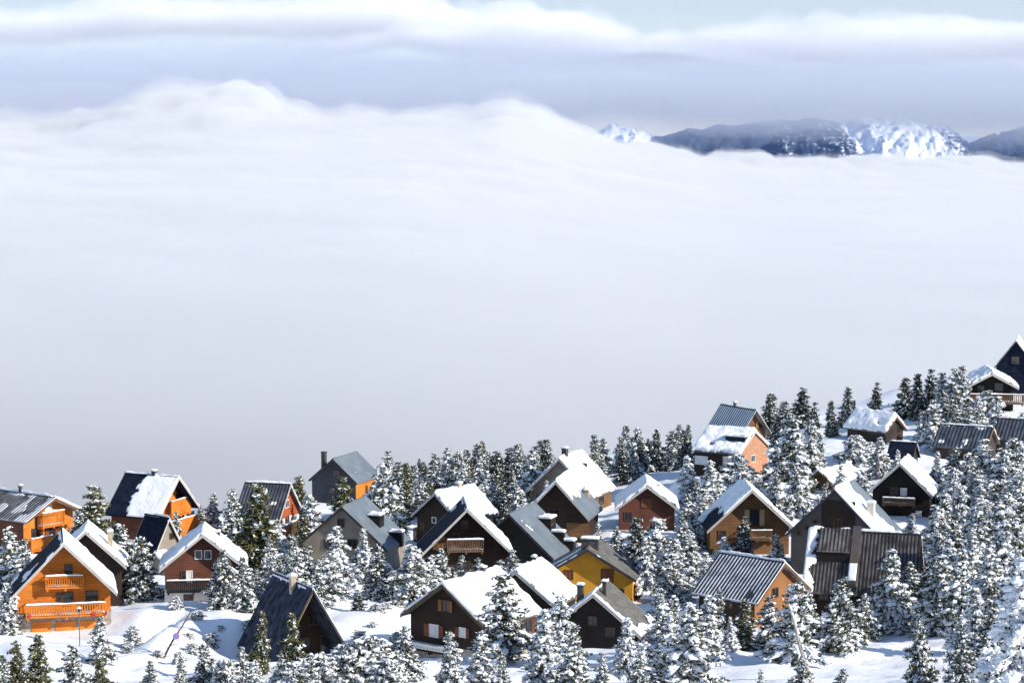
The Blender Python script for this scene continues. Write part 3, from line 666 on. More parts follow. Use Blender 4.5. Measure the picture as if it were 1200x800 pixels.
house('red_small', 'chalet', 'red wooden chalet with white shutters and narrow-ribbed blue metal roof behind the tall pines', 'red white-shuttered chalet', 'red', 'frost2', ('T.05', 'patch:.75'), ('full',), 'trim', .5, .6, .3, ribs=(.48, .1), base='white', baseh=.5,
  dec=[('win', 'front', (334, 587, 338, 593), dict(sh=None)), ('win', 'front', (333, 607, 338, 617), dict(sh=('shut_white', 'lr'), fr='frame_brown')), ('win', 'front', (343, 605, 347, 614), dict(sh=('shut_white', 'r'))), ('balc', 'front', (329, 619, 350, 627), dict(depth=1.3, rail='trimwood', step=.25))])
house('slate_chimney', 'house', 'slate grey house with tall dark chimney and bare blue-grey metal roof', 'tall-chimneyed slate house', 'slatewall', 'metal', (), ('T.04', 'patch:.9'), 'trimdark', .35, .4, .1, side='orange',
  dec=[('win', 'front', (390, 551, 398, 558), dict(fr='frame_brown')), ('win', 'front', (386, 571, 392, 578), dict(fr='frame_brown')), ('win', 'front', (404, 572, 409, 580), dict(fr='frame_brown')), ('chim', 376, 530, 5, 'left', .48, 'chim_dark', False, .12)])
house('grey_roof', 'chalet', 'greige chalet with wide bare grey metal roof holding one snowed skylight', 'greige grey-roofed chalet', 'greige', 'metal', ('T.12', 'patch:.6'), ('T.05', 'patch:.95'), 'trimdark', .5, .7, .1,
  dec=[('dorm', 438, 608), ('dorm', 462, 628, dict(w_=1.0, h_=.6)), ('win', 'front', (396, 608, 403, 617), dict(fr='frame_brown')), ('win', 'front', (380, 632, 388, 642), dict(fr='frame_brown')), ('win', 'front', (408, 632, 418, 642), dict(fr='frame_brown'))])
house('dark_back', 'chalet', 'dark brown chalet under full snow roof behind the wide-balcony brown chalet', 'snow-roofed dark chalet', 'brown', 'navy', ('T.1', 'patch:.5'), ('full',), 'trim', .5, .7, .4,
  dec=[('win', 'front', (507, 606, 511, 612), {}), ('win', 'front', (492, 612, 497, 620), dict(fr='frame_brown')), ('balc', 'left', (484, 620, 495, 629), dict(depth=1.1, rail='trimwood')), ('chim', 541, 567, 6, 'ridge', 0, 'chim', True, .6)])
house('dark_front', 'chalet', 'brown chalet with half snow half navy roof over a deep wide balcony', 'wide-balcony brown chalet', 'brown', 'navy', ('T.12', 'ridge:.3', 'patch:.78'), ('full',), 'trim', .6, 2.2, .4,
  dec=[('balc', 'front', (524, 633, 567, 645), dict(depth=1.7, rail='trimwood')), ('win', 'front', (530, 625, 538, 640), dict(fr='frame_brown', name='door')), ('win', 'front', (551, 626, 561, 638), dict(fr='frame_brown')), ('panel', 'front', (507, 636, 522, 644), 'midbrown', 'wall_panel'), ('win', 'front', (541, 610, 548, 618), dict(fr='frame_brown'))])  # paler wall panel at the left paints in a sunlit wedge
house('steel_roof', 'chalet', 'dark chalet with blue metal roof and snow-capped dormer left of the yellow house', 'blue-grey sheet-roofed chalet', 'black', 'metal', ('T.1', 'patch:.4'), ('T.22', 'patch:.93'), 'trimdark', .4, .6, .2,
  dec=[('dorm', 639, 611, dict(w_=2.2, h_=1.0)), ('dorm', 664, 638, dict(w_=1.1, h_=.7)), ('dorm', 652, 628, dict(w_=.7, h_=.4))])
house('wavy_snow', 'chalet', 'dark chalet with wavy snow sliding down its grey roof before the taupe house', 'wavy-snowed chalet', 'brown', 'metal', ('full',), ('T.55', 'upper:.5'), 'trim', .5, 1.2, .4,
  dec=[('win', 'front', (643, 596, 655, 606), dict(fr='frame_brown')), ('chim', 685, 575, 5, 'right', .6, 'chim', True, .8), ('panel', 'front', (664, 612, 690, 630), 'midbrown', 'wall_panel')])
house('taupe', 'house', 'tall taupe house with large smooth white snow roof near the forest edge', 'taupe house', 'taupe', 'shingle', ('full',), ('full',), 'trim', .5, .6, .4, side='midbrown',
  dec=[('chim', 664, 526, 6, 'ridge', 0, 'chim_dark', True, .25), ('chim', 683, 547, 4, 'right', .35, 'chim_dark', True, .6), ('win', 'front', (652, 562, 658, 570), dict(fr='frame_brown')), ('win', 'front', (668, 580, 675, 588), dict(fr='frame_brown')), ('win', 'right', (692, 585, 697, 592), dict(fr='frame_brown')), ('win', 'right', (702, 583, 707, 589), dict(fr='frame_brown'))])
house('yellow', 'house', 'bright yellow house with bare grey shingle roof and broad snow-capped chimney', 'yellow house', 'yellow', 'shingle', ('T.08', 'patch:.6'), ('T.04', 'patch:.93'), 'trimdark', .5, .9, .1,
  dec=[('chim', 689, 632, 20, 'ridge', 0, 'chim_dark', True, .32, None, 1.0), ('win', 'front', (705, 667, 718, 682), dict(fr='frame_brown', pane='shut_red')), ('win', 'front', (662, 668, 671, 678), dict(fr='frame_brown', pane='shut_red')), ('win', 'front', (722, 690, 731, 699), dict(fr='frame_brown')), ('win', 'right', (748, 686, 751, 695), dict(fr='frame_brown'))])
house('dark_low', 'chalet', 'black chalet with bare grey roof and two dark chimneys below the yellow house', 'black two-chimney chalet', 'black', 'shingle', ('full',), ('T.3', 'rake:.7', 'lower:.1'), 'trim', .5, .8, .35,
  dec=[('chim', 717, 686, 4.5, 'right', .12, 'chim_dark', True, .35, 1.3), ('chim', 686, 688, 7, 'left', .35, 'chim_dark', True, .25, 1.9), ('win', 'front', (690, 722, 699, 732), dict(fr='frame_brown')), ('win', 'front', (710, 735, 720, 745), dict(fr='frame_brown')), ('panel', 'right', (752, 750, 762, 760), 'redbrown', 'wall_panel')])
house('mid_snow', 'chalet', 'chalet with full snow roof half hidden by the pine left of the black two-chimney chalet', 'pine-hidden snow-roofed chalet', 'brown', 'shingle', ('full',), ('full',), 'trim', .5, .8, .4, dec=[('win', 'front', (602, 690, 610, 698), dict(fr='frame_brown')), ('chim', 640, 655, 4, 'ridge', 0, 'chim_dark', True, .7)])
house('shutter_front', 'chalet', 'dark brown chalet with wooden shutters and white-railed balcony below wide snowy roof', 'wooden-shuttered brown chalet', 'brown', 'shingle', ('T.3', 'full'), ('full',), 'trimwood', .5, 1.0, .42, side='redbrown', base='stone', baseh=2.0,
  dec=[('win', 'front', (519, 703, 526, 716), dict(fr='frame_brown', sh=('shut_wood', 'lr'))), ('win', 'front', (504, 731, 514, 746), dict(pane='curtain', sh=('shut_red', 'lr'))), ('win', 'front', (539, 735, 546, 746), dict(pane='curtain', sh=('shut_red', 'lr'))),
       ('balc', 'front', (480, 753, 522, 766), dict(depth=1.2, rail='frame', step=.3, floorm='brown')), ('win', 'front', (503, 770, 512, 781), dict(fr='frame_brown', name='door', bo=.06)), ('win', 'right', (612, 728, 622, 738), dict(fr='frame_brown')), ('chim', 582, 668, 5, 'ridge', 0, 'chim_dark', True, .7)])
house('aframe', 'cabin', 'steep A-frame cabin with frost-specked dark slate roof and shadowed wooden front', 'A-frame cabin', 'brown', 'frostslate', ('T.14', 'ridge:.35'), ('T.2', 'patch:.1'), 'trimdark', .35, 4.3, .3,
  dec=[('chim', 337.5, 677, 6.5, 'left', .1, 'chim', True, .42, 1.2), ('win', 'front', (362, 722, 372, 730), dict(fr='frame_brown')), ('win', 'front', (376, 745, 386, 765), dict(fr='frame_brown', name='door')), ('win', 'front', (352, 748, 362, 758), dict(fr='frame_brown'))])
house('striped_far', 'house', 'brown gabled house with pale frosted ribbed roof rising behind the brick house', 'frosted ribbed-roof house', 'midbrown', 'frost', ('T.05', 'patch:-1.6'), ('full',), 'trimdark', .5, .9, .2, ribs=(.5, .18),
  dec=[('win', 'front', (889, 492, 895, 500), dict(fr='frame_brown', sh=('shut_wood', 'l'))), ('chim', 857, 473, 2.5, 'ridge', 0, 'chim_dark', True, .6)])
house('brick', 'house', 'orange brick house with snowy shed roof and white shuttered window at the upper slope', 'orange brick house', 'brick', 'shingle', ('full',), ('full',), 'trim', .25, .25, .4, side='brown',
  dec=[('win', 'left', (815, 534, 829, 544), dict(pane='shut_white')), ('dorm', 865, 514, dict(w_=3.2, h_=1.3, sg=-1)), ('win', 'front', (880, 534, 884, 540), {}), ('win', 'front', (894, 545, 898, 553), dict(fr='frame_brown', name='door')), ('win', 'left', (848, 535, 856, 544), dict(pane='curtain'))])
house('brown_snow', 'chalet', 'brown chalet with tan shutters and jagged-edged snow roof right of the red-brown house', 'tan-shuttered chalet', 'midbrown', 'navy', ('T.4', 'upper:.62', 'back:.3'), ('full',), 'trim', .6, 1.8, .4,
  dec=[('win', 'front', (879, 597, 889, 615), dict(fr='frame_brown', name='door', sh=('shut_tan', 'lr'))), ('win', 'front', (842, 622, 850, 632), dict(fr='frame_brown')), ('chim', 871, 556, 5, 'ridge', 0, 'chim_dark', True, .85), ('balc', 'front', (868, 622, 905, 632), dict(depth=1.3, rail='midbrown'))])
house('red_brown', 'house', 'red-brown house with evenly snowed low roof between taupe house and tan-shuttered chalet', 'red-brown house', 'redbrown', 'shingle', ('full',), ('full',), 'trim', .6, .9, .45, dec=[('win', 'front', (752, 584, 764, 594), dict(fr='frame_brown', pane='shut_red')), ('win', 'front', (732, 600, 740, 609), dict(fr='frame_brown')), ('chim', 771, 568, 4, 'right', .25, 'chim', True, .5)])
house('slab_dark', 'house', 'large grey-brown house with sharp snow roof and pale chimney above the twin ribbed roofs', 'pale-chimney gabled house', 'greywall', 'metal', ('T.25', 'back:.3', 'lower:.1'), ('T.45', 'front:.62'), 'trimdark', .5, .5, .45,
  dec=[('panel', 'front', (963, 585, 1002, 620), 'brown', 'wall_panel'), ('win', 'front', (953, 609, 957, 613), dict(fr='frame_brown')), ('win', 'front', (944, 616, 948, 620), dict(fr='frame_brown')), ('win', 'front', (934, 622, 938, 626), dict(fr='frame_brown')), ('win', 'front', (978, 608, 986, 617), dict(fr='frame_brown')), ('chim', 1028, 590, 8, 'right', .62, 'chim_white', True, .35)])
house('right_dark', 'chalet', 'black-brown chalet with railed balcony and one snowed roof side among the upper pines', 'railed black-brown chalet', 'black', 'navy', ('T.1', 'rake:.5'), ('full',), 'trim', .6, 1.5, .4,
  dec=[('balc', 'front', (1034, 583, 1072, 592), dict(depth=1.4, rail='trimwood')), ('win', 'front', (1044, 571, 1052, 581), dict(fr='frame_brown')), ('win', 'front', (1056, 572, 1062, 580), dict(pane='curtain')), ('panel', 'front', (1073, 598, 1080, 605), 'white', 'wall_panel')])
house('log_top', 'cabin', 'dark log cabin with thick rounded snow roof beside the lone dark spruce', 'log cabin', 'log', 'shingle', ('full',), ('full',), 'trimwood', .4, .5, .7, dec=[('win', 'front', (1052, 500, 1055, 506), dict(fr='frame_brown')), ('win', 'left', (1018, 502, 1026, 508), dict(fr='frame_brown'))])
house('balcony_top', 'chalet', 'dark hilltop chalet with shallow snow roof and long snow-edged balcony', 'hilltop balcony chalet', 'black', 'shingle', ('full',), ('full',), 'trim', .7, 1.6, .7,
  dec=[('balc', 'front', (1137, 462, 1200, 473), dict(depth=2.0, rail='trimwood', step=.3)), ('win', 'front', (1146, 452, 1153, 461), dict(fr='frame_brown')), ('win', 'front', (1166, 449, 1175, 460), dict(fr='frame_brown', name='door')), ('panel', 'front', (1140, 470, 1160, 482), 'midbrown', 'wall_panel')])
house('navy_top', 'house', 'topmost house with dark navy gable cut by the right picture edge', 'topmost navy house', 'navy', 'navy', ('T.1', 'rake:.4'), ('full',), 'trimdark', .3, .4, .3, dec=[('win', 'front', (1186, 418, 1194, 426), dict(fr='frame_brown'))])
house('ribbed_right', 'house', 'low house with navy ribbed roof under the hilltop balcony chalet', 'navy ribbed-roof house', 'log', 'frost2', ('T.06', 'patch:.7', 'ridge:.25'), ('full',), 'trimwood', .4, .5, .35, ribs=(.6, .1), dec=[('win', 'front', (1166, 511, 1170, 516), dict(fr='frame_brown')), ('win', 'left', (1112, 526, 1120, 532), dict(fr='frame_brown'))])
house('ribbed_edge', 'house', 'small ribbed-roof house at the right picture edge beside the navy ribbed-roof house', 'edge ribbed-roof house', 'log', 'frost2', ('T.08', 'patch:.5'), ('full',), 'trimdark', .4, .5, .3, ribs=(.6, .12), dec=[('win', 'left', (1180, 518, 1188, 524), dict(fr='frame_brown'))])
house('shed_navy', 'shed', 'small shed with smooth navy roof uphill of the railed black-brown chalet', 'navy-roofed shed', 'black', 'navy', ('T.06', 'patch:.8'), ('full',), 'trimdark', .25, .3, .25, group='sheds', dec=[('win', 'left', (1056, 540, 1061, 544), dict(fr='frame_brown'))], cat='shed')
house('shed_snow', 'shed', 'small brown shed with snowed roof half hidden among pines behind the pale-chimney gabled house', 'snowed pine-side shed', 'midbrown', 'frost', ('T.25', 'full'), ('T.3', 'full'), 'trimwood', .3, .6, .3, group='sheds', dec=[('win', 'front', (955, 566, 960, 571), dict(fr='frame_brown'))], cat='shed')
house('ribbed_orange', 'chalet', 'low chalet with black and white ribbed roof and orange gable wall', 'orange-gabled ribbed chalet', 'tan', 'frost', ('T.06', 'patch:-.9'), ('full',), 'trimwood', .5, .7, .35, ribs=(.46, .22), side='brown', dec=[('win', 'front', (905, 690, 911, 698), dict(fr='frame_brown')), ('win', 'left', (850, 705, 858, 712), dict(fr='frame_brown'))])
house('ribbed_twin', 'house', 'twin house with two dark ribbed roofs and a firewall below the pale-chimney gabled house', 'twin ribbed-roof house', 'brown', 'twinroof', ('T.3', 'back:.09'), ('full',), 'trimdark', .4, .4, .35, ribs=(.42, .14), dec=[('win', 'left', (960, 694, 970, 702), dict(fr='frame_brown')), ('win', 'left', (1030, 700, 1040, 708), dict(fr='frame_brown'))])
# firewall and black-fronted raised roof of the twin house
h = HOUSES['ribbed_twin']; r0 = h['root']; W, L = h['W'], h['L']; sl_ = FIT['ribbed_twin'][5] / (W / 2)
mb = MB()
x0, x1 = -W / 2 + .3, -.05; yy = L * .03
mb.hexa([(x0, yy, h['top'] + x0 * sl_ - .6), (x1, yy, h['top'] + x1 * sl_ - .6), (x1, yy + .9, h['top'] + x1 * sl_ - .6), (x0, yy + .9, h['top'] + x0 * sl_ - .6)],
        [(x0, yy, h['top'] + x0 * sl_ + 1.0), (x1, yy, h['top'] + x1 * sl_ + .7), (x1, yy + .9, h['top'] + x1 * sl_ + .7), (x0, yy + .9, h['top'] + x0 * sl_ + 1.0)])
fw = mb.build('firewall', M['greywall'], r0)
snow_grid('firewall_snow', fw, lambda u, v: (x0 + u, yy + v, h['top'] + (x0 + u) * sl_ + 1.0 - .3 * u / (x1 - x0) + .004), x1 - x0, .9, .16, lambda u, v: 1.6 - u, 4, .12)

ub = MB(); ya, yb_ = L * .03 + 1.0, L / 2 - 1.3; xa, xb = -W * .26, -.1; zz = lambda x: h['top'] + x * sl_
ub.hexa([(xa, ya, zz(xa) + .02), (xb, ya, zz(xb) + .02), (xb, yb_, zz(xb) + .02), (xa, yb_, zz(xa) + .02)], [(xa, ya, zz(xa) + 1.15), (xb, ya, zz(xb) + .35), (xb, yb_, zz(xb) + .35), (xa, yb_, zz(xa) + 1.15)], 2)  # black body puts the shade of a dark recess into colour
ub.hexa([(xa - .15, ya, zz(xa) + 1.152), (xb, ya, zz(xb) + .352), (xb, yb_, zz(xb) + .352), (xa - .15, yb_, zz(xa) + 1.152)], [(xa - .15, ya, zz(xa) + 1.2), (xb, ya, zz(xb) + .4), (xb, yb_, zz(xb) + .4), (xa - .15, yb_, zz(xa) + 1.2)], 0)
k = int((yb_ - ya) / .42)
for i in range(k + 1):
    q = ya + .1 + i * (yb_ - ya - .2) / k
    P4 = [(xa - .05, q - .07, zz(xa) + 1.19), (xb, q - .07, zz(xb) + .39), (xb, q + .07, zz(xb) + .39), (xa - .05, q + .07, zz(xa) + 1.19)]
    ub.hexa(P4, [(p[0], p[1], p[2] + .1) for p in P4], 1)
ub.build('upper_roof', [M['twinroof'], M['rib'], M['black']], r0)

# boarded underside of the A-frame's deep left eave
h = HOUSES['aframe']; W, L = h['W'], h['L']; sl_ = FIT['aframe'][5] / (W / 2); sb = MB(); dz = .2 * math.hypot(1, sl_) + .03
q = [(x, y, h['top'] + x * sl_ - dz) for x, y in ((-W / 2 + .1, -L / 2 + .05), (-.02, -L / 2 + .05), (-.02, -L / 2 + 4.28), (-W / 2 + .1, -L / 2 + 4.28))]
sb.hexa([(x, y, z - .1) for x, y, z in q], q); sb.build('soffit', M['shut_tan'], h['root'])
# low snowed lean-to beside the steep cabin
h = HOUSES['navy_small']; W, L = h['W'], h['L']; lb = MB(); x0, x1 = -W / 2 + .4, W / 2 - .2; y0, y1 = -L / 2 - 2.4, -L / 2 + .3
lb.hexa([(x0, y0, -2), (x1, y0, -2), (x1, y1, -2), (x0, y1, -2)], [(x0, y0, 1.2), (x1, y0, 1.2), (x1, y1, 2.3), (x0, y1, 2.3)]); lt = lb.build('lean_to', M['greige'], h['root'])
snow_grid('lean_to_snow', lt, lambda u, v: (x0 - .25 + u, y1 + .0 - v, 2.31 - v * 1.1 / 2.7), x1 - x0 + .5, 2.95, .4, lambda u, v: np.minimum(np.full(u.shape, 9.), v + .5), 8, .16)

# ------------------------------------------------------------------ trees
def leaf_mat(name, c1, c2):
    m, t, n, b = new_mat(name)
    geo = n.new('ShaderNodeNewGeometry'); no = mnode(t, 'ShaderNodeTexNoise', i_Scale=1.4, i_Detail=3.0)
    t.links.new(geo.outputs['Position'], no.inputs['Vector'])
    cr = n.new('ShaderNodeValToRGB'); cr.color_ramp.elements[0].position = .35; cr.color_ramp.elements[1].position = .68
    cr.color_ramp.elements[0].color = (*c1, 1); cr.color_ramp.elements[1].color = (*c2, 1)
    t.links.new(no.outputs[0], cr.inputs[0]); t.links.new(cr.outputs[0], b.inputs['Base Color']); b.inputs['Roughness'].default_value = .75
    b.inputs['Specular IOR Level'].default_value = .2
    return m
M['needles'] = leaf_mat('pine_needles', (.030, .042, .024), (.105, .108, .050))
M['needles_dark'] = leaf_mat('dark_needles', (.022, .032, .026), (.065, .075, .046))
M['needles_olive'] = leaf_mat('olive_needles', (.055, .062, .026), (.16, .15, .062))
M['bark'] = noisy_mat('bark', (.05, .035, .028), (.12, .085, .065), 3, .9, .4, 8)
M['bark_pale'] = noisy_mat('pale_bark', (.32, .29, .25), (.48, .44, .38), 3, .9, .4, 8)
M['snow_tree'] = noisy_mat('snow_on_branches', (.80, .83, .87), (.88, .89, .91), 1.2, .85, .4, 5, spec=.1, coord='Object')

_ico = bmesh.new(); bmesh.ops.create_icosphere(_ico, subdivisions=2, radius=1); ICO_V = np.array([v.co[:] for v in _ico.verts]); ICO_F = [tuple(v.index for v in f.verts) for f in _ico.faces]
_ic1 = bmesh.new(); bmesh.ops.create_icosphere(_ic1, subdivisions=1, radius=1); IC1_V = np.array([v.co[:] for v in _ic1.verts]); IC1_F = [tuple(v.index for v in f.verts) for f in _ic1.faces]

def limb(mb, p, q, r0, r1, n=6):
    p, q = Vector(p), Vector(q); d = (q - p).normalized(); a = d.orthogonal().normalized(); b_ = d.cross(a)
    o = len(mb.v)
    for c, r in ((p, r0), (q, r1)):
        for i in range(n):
            t = 2 * math.pi * i / n; mb.v.append(tuple(c + (a * math.cos(t) + b_ * math.sin(t)) * r))
    for i in range(n):
        j = (i + 1) % n; mb.f.append((o + i, o + j, o + n + j, o + n + i)); mb.m.append(0)

def tree_proto(seed, h=8.0, rad=.24, load=.7, blob=.36, tuft=.30, low=.08, shape=.85, ragged=.25, droop=.35, per=26, lean=0.0, twotop=False, mat='needles', frost=.3):
    r = random.Random(seed); rs = np.random.RandomState(seed)
    tk = MB(); pts = [(0, 0, -1.2)]
    for i in range(1, 8):
        t = i / 7; pts.append((lean * h * t * t + r.uniform(-.02, .02) * h * .3, r.uniform(-.02, .02) * h * .3, h * t * .985))
    for i in range(7): limb(tk, pts[i], pts[i + 1], .028 * h * (1 - i / 7) ** .9 + .015, .028 * h * (1 - (i + 1) / 7) ** .9 + .012, 7)
    def axis_at(t):
        k = min(6.999, max(0, 1 + t * 6)) if t > 0 else 0
        k = min(6.999, 1 + t * 6 - (1 - t) * .0); i = int(k); f = k - i
        a, b_ = pts[i], pts[min(7, i + 1)]
        z = h * t
        return Vector((lean * h * t * t + (a[0] - lean * h * (i / 7) ** 2) * .5, a[1] * .5, z))
    fv, ff, sv, sf = [], [], [], []
    nf = 0; ns = 0; fm = []
    t = low; whorl = []
    bulge = [r.uniform(.72, 1.2) for _ in range(9)]
    while t < .985:
        whorl.append(t); t += r.uniform(.046, .070) * (1.15 - .35 * t)
    for t in whorl:
        R = rad * h * ((1 - t) ** shape) * (1 if t > .2 else .75 + t * 1.25) + .12
        nb = max(3, int(4 + 6.5 * (1 - t)))
        a0 = r.uniform(0, 6.28)
        for kb in range(nb):
            an = a0 + 6.283 * kb / nb + r.uniform(-.3, .3)
            tb = min(.985, max(low, t + r.uniform(-.03, .03)))
            sec = bulge[int((an % 6.283) / 6.283 * 4.999) + (4 if t > .5 else 0)]
            ln = R * sec * r.uniform(1 - ragged * 1.4, 1 + ragged)
            if r.random() < .07: ln *= .4
            c0 = axis_at(tb); dx, dy = math.cos(an), math.sin(an)
            up = .35 * (t - .25) - droop * (1 - t) * .6 + r.uniform(-.08, .08)
            if ln > .7 and r.random() < .75: limb(tk, c0, c0 + Vector((dx * ln * .8, dy * ln * .8, up * ln * .8)), .012 * h * (1 - t) * .5 + .012, .008, 3)
            # the pad of snow lying along the branch
            if r.random() < load and ln > .35:
                hl = ln * r.uniform(.28, .46); s0 = r.uniform(.55, .72); pw = blob * r.uniform(.55, .95) * (.6 + .5 * (1 - t)); pt_ = pw * r.uniform(.5, .75)
                k1 = rs.normal(0, 1, 3); k2 = rs.normal(0, 1, 3)
                lump = 1 + .22 * np.sin(ICO_V @ k1 * 2.6 + seed) + .24 * np.sin(ICO_V @ k2 * 4.3) + .1 * rs.rand(len(ICO_V))
                Q_ = ICO_V * lump[:, None]; sp = s0 + Q_[:, 0] * hl / ln; side = Q_[:, 1] * pw * (1.1 - .35 * np.clip(sp, 0, 1.2))
                zz_ = (up * sp - droop * .35 * sp * sp) * ln - .35 * np.abs(side) - .55 * np.clip(sp - .85, 0, 1) * ln * .5
                sv.append(np.stack([c0.x + dx * ln * sp - dy * side, c0.y + dy * ln * sp + dx * side, c0.z + zz_ + tuft * .38 + Q_[:, 2] * pt_], 1))
                sf += [(ns + a, ns + b_, ns + c_) for a, b_, c_ in ICO_F]; ns += len(ICO_V)
            nc = max(1, int(ln / .42) + 1)
            for ic in range(nc):
                s_ = (ic + .75) / nc
                if ic == 0 and nc > 3 and r.random() < .5: continue
                c = c0 + Vector((dx * ln * s_ + r.uniform(-.1, .1), dy * ln * s_ + r.uniform(-.1, .1), (up * s_ - droop * .35 * s_ * s_) * ln + r.uniform(-.1, .1)))
                cr = tuft * (1.25 - .35 * s_) * r.uniform(.8, 1.25) * (.7 + .5 * (1 - t))
                n_t = int(per * (.7 + .6 * r.random()))
                ctr = rs.normal(0, 1, (n_t, 3)); ctr /= np.linalg.norm(ctr, axis=1)[:, None]; ctr *= (rs.rand(n_t, 1) ** .4)
                ctr = ctr * np.array([1.25, 1.25, .6]) * cr + np.array([c.x, c.y, c.z])
                d = rs.normal(0, 1, (n_t, 3)) + np.array([dx * .8, dy * .8, .5]); d /= np.linalg.norm(d, axis=1)[:, None]
                e = np.cross(d, rs.normal(0, 1, (n_t, 3))); e /= (np.linalg.norm(e, axis=1)[:, None] + 1e-6)
                L_ = cr * (.55 + .5 * rs.rand(n_t, 1)); wd = L_ * .30
                tri = np.stack([ctr - e * wd, ctr + e * wd, ctr + d * L_ + e * wd * .35, ctr + d * L_ - e * wd * .35], 1).reshape(-1, 3)
                fv.append(tri); ff += [(nf + 4 * q, nf + 4 * q + 1, nf + 4 * q + 2, nf + 4 * q + 3) for q in range(n_t)]; nf += 4 * n_t
                fm += list(((rs.rand(n_t) < frost * 1.25) & (ctr[:, 2] - c.z > -.25 * cr)).astype(int))
                # snow sitting on the clump
                if r.random() < load * .62:
                    nbl = 1 + (r.random() < .8 * load) + (r.random() < .4 * load)
                    for _ in range(nbl):
                        br = blob * r.uniform(.38, 1.05) * (.62 + .5 * (1 - t))
                        bc = np.array([c.x + r.uniform(-.5, .5) * cr, c.y + r.uniform(-.5, .5) * cr, c.z + cr * .42 + r.uniform(0, .1)])
                        V_, F_ = (ICO_V, ICO_F) if br > .33 else (IC1_V, IC1_F)
                        k1 = rs.normal(0, 1, 3); k2 = rs.normal(0, 1, 3); k3 = rs.normal(0, 1, 3)
                        lump = 1 + .26 * np.sin(V_ @ k1 * 2.2 + seed) + .24 * np.sin(V_ @ k2 * 3.9) + .15 * np.sin(V_ @ k3 * 6.5)
                        st = r.uniform(1.0, 1.65); a_ = r.uniform(-.5, .5); ex, ey = dx * math.cos(a_) - dy * math.sin(a_), dx * math.sin(a_) + dy * math.cos(a_)
                        Q_ = V_ * lump[:, None] * br
                        lx, ly = Q_[:, 0] * st, Q_[:, 1] * .86
                        P_ = np.stack([lx * ex - ly * ey, lx * ey + ly * ex, Q_[:, 2] * r.uniform(.45, .68)], 1)
                        # drape outwards
                        P_[:, 2] -= r.uniform(.12, .42) * lx + .12 * lx * lx / br
                        sv.append(P_ + bc); sf += [(ns + a, ns + b_, ns + c_) for a, b_, c_ in F_]; ns += len(V_)
    crown = mesh_from('crown', np.concatenate(fv), ff, False, fm)
    crown.materials.append(M[mat]); crown.materials.append(M['snow_tree'])
    snow_ = None
    if sv:
        snow_ = mesh_from('snow_load', np.concatenate(sv), sf, True); snow_.materials.append(M['snow_tree'])
    trunk = mesh_from('trunk', tk.v, tk.f, True); trunk.materials.append(M['bark'])
    return dict(h=h, trunk=trunk, crown=crown, snow=snow_)

def kin(n, seed, hr, rr, load, blob, tuft, frost, sh=(.6, .95), rg=(.35, .6), dr=(.25, .55), per=30, mat='needles'):
    r = random.Random(seed)
    return [tree_proto(seed + i, r.uniform(*hr), r.uniform(*rr), load * r.uniform(.88, 1.08), blob * r.uniform(.88, 1.12), tuft * r.uniform(.92, 1.1), r.uniform(.03, .12), r.uniform(*sh), r.uniform(*rg), r.uniform(*dr), per, r.uniform(-.03, .03), False, mat, frost=frost * r.uniform(.85, 1.15)) for i in range(n)]
PROTO = {
 'H': kin(9, 11, (7.2, 8.6), (.22, .33), .94, .38, .33, .42, dr=(.35, .75), sh=(.7, 1.0)),
 'M': kin(9, 31, (7.2, 8.6), (.20, .31), .78, .33, .33, .28, dr=(.3, .65), sh=(.7, 1.0)),
 'L': kin(4, 51, (7.8, 8.4), (.18, .25), .36, .26, .35, .10, mat='needles_olive'),
 'D': kin(5, 61, (8.2, 8.8), (.15, .25), .34, .27, .34, .14, mat='needles_dark'),
 'S': kin(4, 71, (3.6, 4.2), (.42, .62), .86, .32, .30, .45, sh=(.38, .5), dr=(.05, .15)),
 'W': [tree_proto(61, 9, .26, 1.0, .44, .30, .03, .8, .45, .45, 22, frost=.75)],
 'V': [tree_proto(62, 4, .50, 1.0, .34, .26, .03, .45, .4, .2, 18, frost=.75)],
}
TREES = []
def add_tree(x, y, z, h, kind, idx=None, wid=1.0):
    pr = PROTO[kind][(rnd.randrange(len(PROTO[kind])) if idx is None else idx)]
    s = h / pr['h']
    nm = {'S': 'snowy_bush', 'L': 'pine_tree', 'D': 'spruce_tree', 'M': 'pine_tree', 'H': 'pine_tree', 'W': 'frosted_tree', 'V': 'frosted_bush'}[kind]
    root = bpy.data.objects.new(nm, None); COL.objects.link(root)
    root.location = (x, y, z); sx = s * wid * rnd.uniform(.95, 1.38); root.scale = (sx, sx * rnd.uniform(.92, 1.08), s)
    root.rotation_euler = (rnd.uniform(-.03, .03), rnd.uniform(-.04, .04), rnd.uniform(0, 6.283))
    for nme in ('trunk', 'crown', 'snow'):
        if pr[nme] is None: continue
        o = bpy.data.objects.new({'snow': 'snow_load'}.get(nme, nme), pr[nme]); COL.objects.link(o); o.parent = root
    px, pt = proj((x, y, z + h)); _, pb = proj((x, y, z))
    TREES.append(dict(o=root, kind=kind, px=px, pt=pt, pb=pb, y=y))
    return root
